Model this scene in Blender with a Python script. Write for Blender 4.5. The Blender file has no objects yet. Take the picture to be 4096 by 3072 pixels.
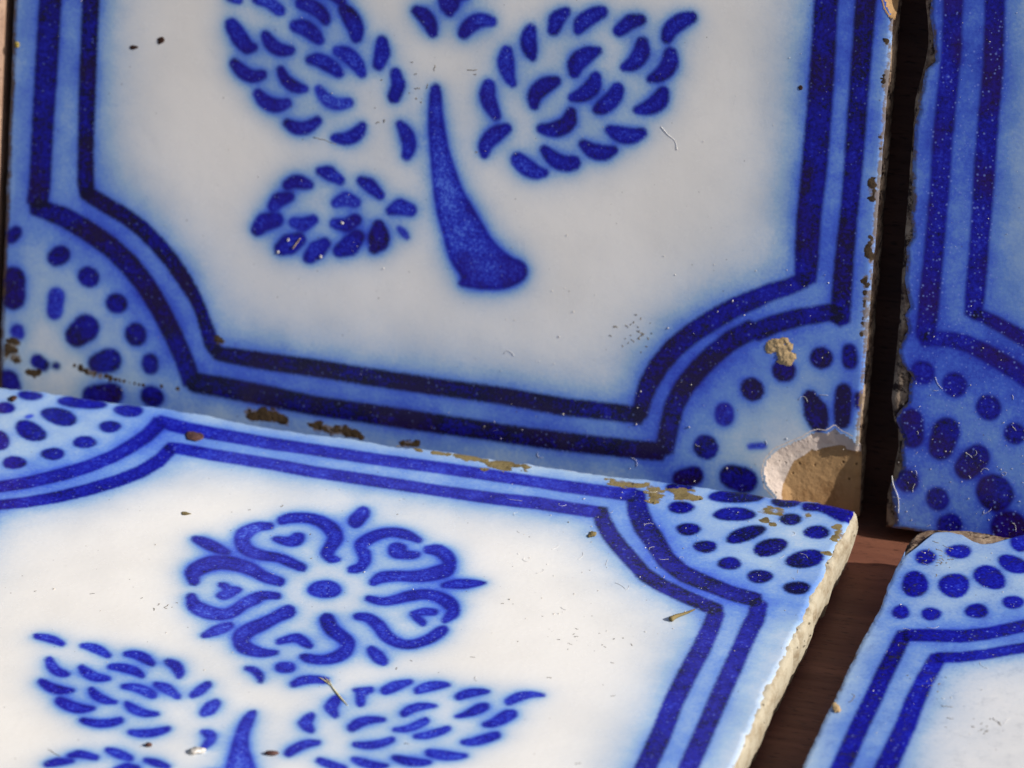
import bpy, bmesh, math, random
import numpy as np
from mathutils import Matrix, Vector

# ------------------------------------------------------------------ camera, sky, sun, exposure
scene = bpy.context.scene
cam_data = bpy.data.cameras.new('camera')
cam = bpy.data.objects.new('camera', cam_data)
scene.collection.objects.link(cam)
scene.camera = cam
RIGHT, DOWN, FWD = Vector((0.957549, 0.288027, -0.011852)), Vector((0.134674, -0.483320, -0.865023)), Vector((-0.254878, 0.826706, -0.501592))
m = Matrix.Identity(4)
for i in range(3):
    m[i][0], m[i][1], m[i][2] = RIGHT[i], -DOWN[i], -FWD[i]
m[0][3], m[1][3], m[2][3] = 0.160024, -0.694897, 0.444513
cam.matrix_world = m
cam_data.sensor_width = 36.0
cam_data.lens = 22000.0 / 4096.0 * 36.0
cam_data.clip_start, cam_data.clip_end = 0.02, 50.0
cam_data.dof.use_dof = True
cam_data.dof.focus_distance = 0.818
cam_data.dof.aperture_fstop = 23.0

SUN_EL, SUN_AZ = math.radians(32.0), math.radians(-4.0)      # azimuth measured from +X (right) towards +Y (back)
world = bpy.data.worlds.new('World')
scene.world = world
world.use_nodes = True
wt = world.node_tree
sky = wt.nodes.new('ShaderNodeTexSky')
sky.sky_type = 'NISHITA'
sky.sun_disc = False
sky.sun_elevation = SUN_EL
sky.sun_rotation = math.radians(90.0) - SUN_AZ
sky.dust_density = 2.5
sky.ozone_density = 1.0
wt.links.new(sky.outputs[0], wt.nodes['Background'].inputs[0])
wt.nodes['Background'].inputs[1].default_value = 0.08
sun_data = bpy.data.lights.new('sun', 'SUN')
sun_data.energy = 4.9
sun_data.angle = math.radians(0.55)
sun_data.color = (1.0, 0.97, 0.93)
sun = bpy.data.objects.new('sun', sun_data)
scene.collection.objects.link(sun)
to_sun = Vector((math.cos(SUN_EL) * math.cos(SUN_AZ), math.cos(SUN_EL) * math.sin(SUN_AZ), math.sin(SUN_EL)))
sun.rotation_euler = to_sun.to_track_quat('Z', 'Y').to_euler()
scene.view_settings.view_transform = 'Standard'
scene.view_settings.look = 'None'
scene.view_settings.gamma = 1.0
scene.view_settings.exposure = 0.0
scene.view_settings.use_curve_mapping = False
scene.cycles.max_bounces = 5
scene.cycles.diffuse_bounces = 3
scene.cycles.glossy_bounces = 2

# ------------------------------------------------------------------ helpers
MM = 0.001
SIDE, THICK = 140.0, 9.4
random.seed(4)
rng = np.random.default_rng(11)

def srgb(r, g, b):
    f = lambda v: (v / 255.0 / 12.92) if v <= 10.3 else ((v / 255.0 + 0.055) / 1.055) ** 2.4
    return (f(r), f(g), f(b), 1.0)

_lat = {}
def vnoise(x, y, size, seed):
    """smooth value noise, 0..1, feature size in mm"""
    if seed not in _lat:
        _lat[seed] = np.random.default_rng(seed).random((256, 256))
    L = _lat[seed]
    u, v = np.asarray(x) / size + 1000.3, np.asarray(y) / size + 1000.7
    i, j = np.floor(u).astype(int), np.floor(v).astype(int)
    fu, fv = u - i, v - j
    fu, fv = fu * fu * (3 - 2 * fu), fv * fv * (3 - 2 * fv)
    g = lambda a, b: L[a % 256, b % 256]
    return (g(i, j) * (1 - fu) + g(i + 1, j) * fu) * (1 - fv) + (g(i, j + 1) * (1 - fu) + g(i + 1, j + 1) * fu) * fv

def fbm(x, y, size, seed, octaves=4):
    s, a, t = 0.0, 1.0, 0.0
    for k in range(octaves):
        s = s + a * vnoise(x, y, size, seed + k)
        t += a
        a *= 0.5
        size *= 0.5
    return s / t

def link_mesh(name, verts, faces, mat, parent=None, smooth=True, attrs=None):
    me = bpy.data.meshes.new(name)
    verts = np.asarray(verts, np.float32)
    if isinstance(faces, np.ndarray):
        n, k = faces.shape
        me.vertices.add(len(verts)); me.vertices.foreach_set('co', verts.ravel())
        me.loops.add(n * k); me.loops.foreach_set('vertex_index', faces.astype(np.int32).ravel())
        me.polygons.add(n); me.polygons.foreach_set('loop_start', np.arange(0, n * k, k, dtype=np.int32))
        me.update(calc_edges=True)
    else:
        me.from_pydata([tuple(v) for v in verts], [], faces)
    if smooth:
        me.polygons.foreach_set('use_smooth', np.ones(len(me.polygons), bool))
    for an, av in (attrs or {}).items():
        a = me.attributes.new(an, 'FLOAT', 'POINT')
        a.data.foreach_set('value', np.asarray(av, np.float32).ravel())
    me.validate()
    me.materials.append(mat)
    o = bpy.data.objects.new(name, me)
    scene.collection.objects.link(o)
    if parent:
        o.parent = parent
    return o

def tag(o, label=None, category=None, group=None, kind=None):
    for k, v in (('label', label), ('category', category), ('group', group), ('kind', kind)):
        if v:
            o[k] = v
    return o

class Nodes:
    def __init__(self, name):
        self.mat = bpy.data.materials.new(name)
        self.mat.use_nodes = True
        self.t = self.mat.node_tree
        self.bsdf = self.t.nodes['Principled BSDF']
        self.tc = self.t.nodes.new('ShaderNodeTexCoord')
    def put(self, sock, v):
        if isinstance(v, bpy.types.NodeSocket):
            self.t.links.new(v, sock)
        elif v is not None:
            sock.default_value = v
    def math(self, op, a, b=None, c=None, clamp=False):
        n = self.t.nodes.new('ShaderNodeMath'); n.operation = op; n.use_clamp = clamp
        for i, v in enumerate((a, b, c)):
            if v is not None:
                self.put(n.inputs[i], v)
        return n.outputs[0]
    def attr(self, name):
        n = self.t.nodes.new('ShaderNodeAttribute'); n.attribute_name = name
        return n.outputs['Fac']
    def coords(self, scale=(1, 1, 1)):
        n = self.t.nodes.new('ShaderNodeMapping')
        self.t.links.new(self.tc.outputs['Object'], n.inputs[0])
        n.inputs['Scale'].default_value = scale
        return n.outputs[0]
    def noise(self, size_mm, detail=3.0, rough=0.55, vec=None, stretch=(1, 1, 1)):
        n = self.t.nodes.new('ShaderNodeTexNoise')
        self.t.links.new(vec or self.coords(stretch), n.inputs['Vector'])
        n.inputs['Scale'].default_value = 1000.0 / size_mm
        n.inputs['Detail'].default_value = detail
        n.inputs['Roughness'].default_value = rough
        return n.outputs['Fac']
    def cells(self, size_mm):
        n = self.t.nodes.new('ShaderNodeTexVoronoi')
        self.t.links.new(self.coords(), n.inputs['Vector'])
        n.inputs['Scale'].default_value = 1000.0 / size_mm
        s = self.t.nodes.new('ShaderNodeSeparateColor')
        self.t.links.new(n.outputs['Color'], s.inputs[0])
        return n.outputs['Distance'], s.outputs[0], s.outputs[1]
    def smooth(self, v, a, b, lo=0.0, hi=1.0):
        n = self.t.nodes.new('ShaderNodeMapRange'); n.interpolation_type = 'SMOOTHSTEP'
        self.put(n.inputs[0], v)
        for i, q in enumerate((a, b, lo, hi)):
            self.put(n.inputs[i + 1], q)
        return n.outputs[0]
    def ramp(self, v, stops):
        n = self.t.nodes.new('ShaderNodeValToRGB')
        self.put(n.inputs[0], v)
        e = n.color_ramp.elements
        while len(e) < len(stops):
            e.new(0.5)
        for k, (p, c) in enumerate(stops):
            e[k].position = p; e[k].color = c
        return n.outputs[0]
    def mix(self, f, a, b):
        n = self.t.nodes.new('ShaderNodeMix'); n.data_type = 'RGBA'
        self.put(n.inputs[0], f); self.put(n.inputs[6], a); self.put(n.inputs[7], b)
        return n.outputs[2]
    def bump(self, h, dist_mm, strength=1.0, normal=None):
        n = self.t.nodes.new('ShaderNodeBump')
        self.put(n.inputs['Height'], h)
        n.inputs['Distance'].default_value = dist_mm * MM
        n.inputs['Strength'].default_value = strength
        if normal:
            self.t.links.new(normal, n.inputs['Normal'])
        return n.outputs[0]
    def finish(self, color, rough, normal=None, spec=0.5):
        self.put(self.bsdf.inputs['Base Color'], color)
        self.put(self.bsdf.inputs['Roughness'], rough)
        self.put(self.bsdf.inputs['Specular IOR Level'], spec)
        if normal:
            self.t.links.new(normal, self.bsdf.inputs['Normal'])
        return self.mat

# ------------------------------------------------------------------ materials
def glaze_material(name, pins=0.5, flood=0.0, purple=0.0, dirt=0.0, grain=1.0, bubble=0.5, relief=0.018, tone=(232, 226, 217)):
    N = Nodes(name)
    ink, wash, dens, gr = N.attr('ink'), N.attr('wash'), N.attr('dens'), N.attr('grime')
    fine = N.noise(0.55, 2.0, 0.6)
    mid = N.noise(2.4, 3.0, 0.62)
    big = N.noise(13.0, 2.0, 0.5)
    f0, m0 = N.math('SUBTRACT', fine, 0.5), N.math('SUBTRACT', mid, 0.5)
    ragged = N.math('MULTIPLY_ADD', f0, 0.75, ink)
    mask = N.smooth(ragged, 0.42, -0.34)
    w = N.math('ADD', wash, flood) if flood else wash
    vary = N.math('MULTIPLY_ADD', m0, 0.55, N.math('MULTIPLY', f0, 0.5))
    vary = N.math('MULTIPLY_ADD', N.math('SUBTRACT', big, 0.5), 1.1, vary)
    w = N.math('MULTIPLY_ADD', w, vary, w)
    white = N.mix(N.smooth(big, 0.35, 0.7), srgb(*tone), srgb(*[t - 6 for t in tone]))
    washc = N.ramp(w, [(0.0, (1, 1, 1, 1)), (0.10, srgb(222, 233, 249)), (0.24, srgb(170, 203, 244)), (0.42, srgb(116, 160, 243)), (0.62, srgb(76, 114, 240)), (0.85, srgb(46, 66, 212)), (1.0, srgb(36, 44, 186))])
    n = N.t.nodes.new('ShaderNodeMix'); n.data_type = 'RGBA'; n.blend_type = 'MULTIPLY'
    n.inputs[0].default_value = 1.0
    N.put(n.inputs[6], washc); N.put(n.inputs[7], white)
    ground = n.outputs[2]
    dd = N.math('MULTIPLY_ADD', N.math('SUBTRACT', big, 0.5), 0.8, dens)
    dd = N.math('MULTIPLY_ADD', m0, 0.75, N.math('MULTIPLY_ADD', f0, 0.95 * grain, dd))
    inkc = N.ramp(dd, [(0.10, srgb(84, 116, 222)), (0.34, srgb(46, 62, 194)), (0.58, srgb(26, 28, 160)), (0.78, srgb(18, 15, 132)), (0.95, srgb(14, 9, 88)), (1.0, srgb(12, 8, 48))])
    if purple:
        inkc = N.mix(N.math('MULTIPLY', N.smooth(big, 0.45, 0.62), purple), inkc, srgb(46, 16, 92))
    # gas-bubble pinholes in the thick cobalt
    d1, r1, s1 = N.cells(0.72)
    hole = N.math('MULTIPLY', N.smooth(d1, N.math('MULTIPLY_ADD', s1, 0.26, 0.14), 0.06), N.smooth(r1, 1.0 - 0.8 * pins, 1.02 - 0.8 * pins))
    hole = N.math('MULTIPLY', hole, bubble)
    col = N.mix(mask, ground, inkc)
    blue = N.smooth(N.math('MAXIMUM', mask, w), 0.20, 0.55)
    col = N.mix(N.math('MULTIPLY', hole, blue), col, srgb(126, 146, 222))
    # iron specks in the white
    d3, r3, s3 = N.cells(1.7)
    speck = N.math('MULTIPLY', N.smooth(d3, N.math('MULTIPLY', s3, 0.13), N.math('MULTIPLY', s3, 0.03)), N.smooth(r3, 0.30, 0.32))
    col = N.mix(N.math('MULTIPLY', speck, 0.6), col, srgb(84, 70, 58))
    if dirt:
        col = N.mix(N.math('MULTIPLY', N.smooth(N.math('MULTIPLY_ADD', f0, 0.5, mid), 0.52, 0.75), dirt), col, srgb(96, 90, 80))
    col = N.mix(N.smooth(N.math('MULTIPLY_ADD', m0, 1.6, N.math('MULTIPLY_ADD', f0, 1.2, gr)), 0.50, 0.95, 0.0, 0.85), col, srgb(120, 100, 68))
    rough = N.math('MULTIPLY_ADD', mid, 0.26, N.math('MULTIPLY_ADD', gr, 0.3, 0.12))
    return N.finish(col, rough, N.bump(N.noise(0.9, 1.0, 0.5), relief, 0.9), 0.45)

def clay_material(name, base, dark, amount=0.5, soot=None):
    N = Nodes(name)
    a = N.noise(4.0, 5.0, 0.65)
    b = N.noise(0.8, 4.0, 0.65)
    col = N.mix(N.smooth(N.math('ADD', N.math('MULTIPLY', a, 0.7), N.math('MULTIPLY', b, 0.3)), 0.62 - 0.3 * amount, 0.82 - 0.3 * amount), base, dark)
    col = N.mix(N.math('MULTIPLY', N.smooth(b, 0.5, 0.75), 0.45), col, tuple(min(1, c * 1.35) for c in base[:3]) + (1,))
    d, r, s = N.cells(1.1)
    pit = N.math('MULTIPLY', N.smooth(d, 0.26, 0.10), N.smooth(r, 0.70, 0.72))
    col = N.mix(N.math('MULTIPLY', pit, 0.8), col, tuple(c * 0.25 for c in dark[:3]) + (1,))
    if soot:
        col = N.mix(N.smooth(N.noise(2.4, 5.0, 0.7), 0.50, 0.60), col, soot)
    h = N.math('SUBTRACT', N.math('ADD', N.math('MULTIPLY', b, 0.8), N.math('MULTIPLY', a, 0.5)), N.math('MULTIPLY', pit, 0.7))
    return N.finish(col, 0.92, N.bump(h, 0.22, 0.9), 0.15)

def wood_material(name, light, dark, groove):
    N = Nodes(name)
    long1 = N.noise(9.0, 6.0, 0.65, stretch=(0.06, 1.0, 1.0))
    long2 = N.noise(1.1, 4.0, 0.6, stretch=(0.10, 1.0, 1.0))
    pores = N.noise(0.35, 2.0, 0.5, stretch=(0.16, 1.0, 1.0))
    col = N.mix(N.smooth(long1, 0.35, 0.68), dark, light)
    col = N.mix(N.math('MULTIPLY', N.smooth(long2, 0.45, 0.72), 0.55), col, dark)
    col = N.mix(N.math('MULTIPLY', N.smooth(pores, 0.58, 0.70), 0.7), col, groove)
    h = N.math('SUBTRACT', N.math('MULTIPLY', long2, 0.5), N.math('MULTIPLY', N.smooth(pores, 0.55, 0.7), 0.5))
    return N.finish(col, N.math('ADD', 0.42, N.math('MULTIPLY', long2, 0.25)), N.bump(h, 0.12, 0.8), 0.35)

def plain_material(name, color, rough=0.8, dark=None, size=0.5):
    N = Nodes(name)
    b = N.noise(size, 4.0, 0.65)
    col = N.mix(N.smooth(b, 0.35, 0.68), dark or tuple(c * 0.45 for c in color[:3]) + (1,), color)
    return N.finish(col, rough, N.bump(b, 0.06, 0.8), 0.25)

M = {
    'wood': wood_material('dark_table_wood', srgb(144, 94, 72), srgb(106, 65, 50), srgb(60, 37, 28)),
    'board': wood_material('back_board_wood', srgb(112, 72, 54), srgb(76, 46, 36), srgb(44, 26, 20)),
    'post': wood_material('pale_post_wood', srgb(178, 146, 122), srgb(158, 126, 104), srgb(120, 92, 74)),
    'glaze_back': glaze_material('glaze_back', pins=0.45, bubble=0.34, purple=0.25, dirt=0.03, relief=0.009, tone=(242, 236, 226)),
    'glaze_flood': glaze_material('glaze_flooded', pins=1.0, bubble=0.62, flood=0.19, purple=0.5, dirt=0.02),
    'glaze_front': glaze_material('glaze_front', pins=0.55, bubble=0.4, grain=0.95, tone=(242, 237, 228)),
    'glaze_worn': glaze_material('glaze_worn', pins=0.5, dirt=0.14, flood=0.04),
    'clay_cream': clay_material('cream_clay', srgb(180, 170, 148), srgb(142, 126, 102), 0.6),
    'clay_tan': clay_material('tan_clay', srgb(178, 142, 100), srgb(146, 110, 72), 0.5),
    'clay_dirty_shade': clay_material('dirty_shaded_clay', srgb(168, 146, 122), srgb(96, 76, 62), 0.75, soot=srgb(52, 40, 36)),  # real dirt on the right-hand tiles; shade put into the broken tile's sides
    'rim': clay_material('broken_glaze_rim', srgb(224, 206, 192), srgb(210, 190, 176), 0.3),
    'mortar': clay_material('old_mortar', srgb(132, 116, 78), srgb(92, 78, 50), 0.6),
    'rust': clay_material('rust_stain', srgb(78, 63, 46), srgb(48, 38, 29), 0.6),
    'sand': clay_material('sandy_crumb', srgb(186, 158, 116), srgb(140, 112, 76), 0.4),
    'brown': plain_material('brown_speck', srgb(72, 46, 34), 0.7),
    'seed': plain_material('brown_seed', srgb(104, 74, 66), 0.6, srgb(66, 44, 40)),
    'straw': plain_material('yellow_straw', srgb(238, 226, 180), 0.7, srgb(206, 188, 128), 0.8),
    'lint': plain_material('white_lint', srgb(232, 230, 228), 0.8, srgb(190, 186, 182)),
    'dust': plain_material('white_dust', srgb(236, 230, 222), 0.8, srgb(170, 160, 148)),
    'scuff': plain_material('grey_scuff', srgb(150, 141, 128), 0.8),
    'ochre': plain_material('ochre_grain', srgb(172, 152, 76), 0.7),
}

# ------------------------------------------------------------------ the setting
def slab(name, lo, hi, mat, cuts=1):
    bm = bmesh.new()
    bmesh.ops.create_cube(bm, size=1.0)
    for v in bm.verts:
        for i in range(3):
            v.co[i] = lo[i] if v.co[i] < 0 else hi[i]
    bmesh.ops.bevel(bm, geom=list(bm.edges), offset=0.0015, segments=3, affect='EDGES', profile=0.5)
    me = bpy.data.meshes.new(name)
    bm.to_mesh(me); bm.free()
    me.materials.append(mat)
    o = bpy.data.objects.new(name, me)
    scene.collection.objects.link(o)
    return o

tag(slab('table', (-0.45, -0.40, -0.022), (0.45, 0.0838, 0.0), M['wood']), 'reddish brown wooden table top under the lying tiles', kind='structure')
LEAN = 0.2664
def leaning(name, lo, hi, mat):
    """a board tipped back like the tiles: local z runs up the slope, local y into the board"""
    o = slab(name, lo, hi, mat)
    o.location = (0, 0.0068, 0.0027)
    o.rotation_euler = (-LEAN, 0, 0.012)
    return o
tag(leaning('back_board', (-0.1475, 0.0108, -0.003), (0.30, 0.0260, 0.19), M['board']), 'dark wooden board behind the two leaning tiles', kind='structure')
tag(leaning('wooden_batten', (-0.170, 0.0000, 0.001), (-0.1432, 0.0260, 0.19), M['post']), 'pale brown wooden batten along the left edge of the leaning tile', 'batten')

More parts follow.
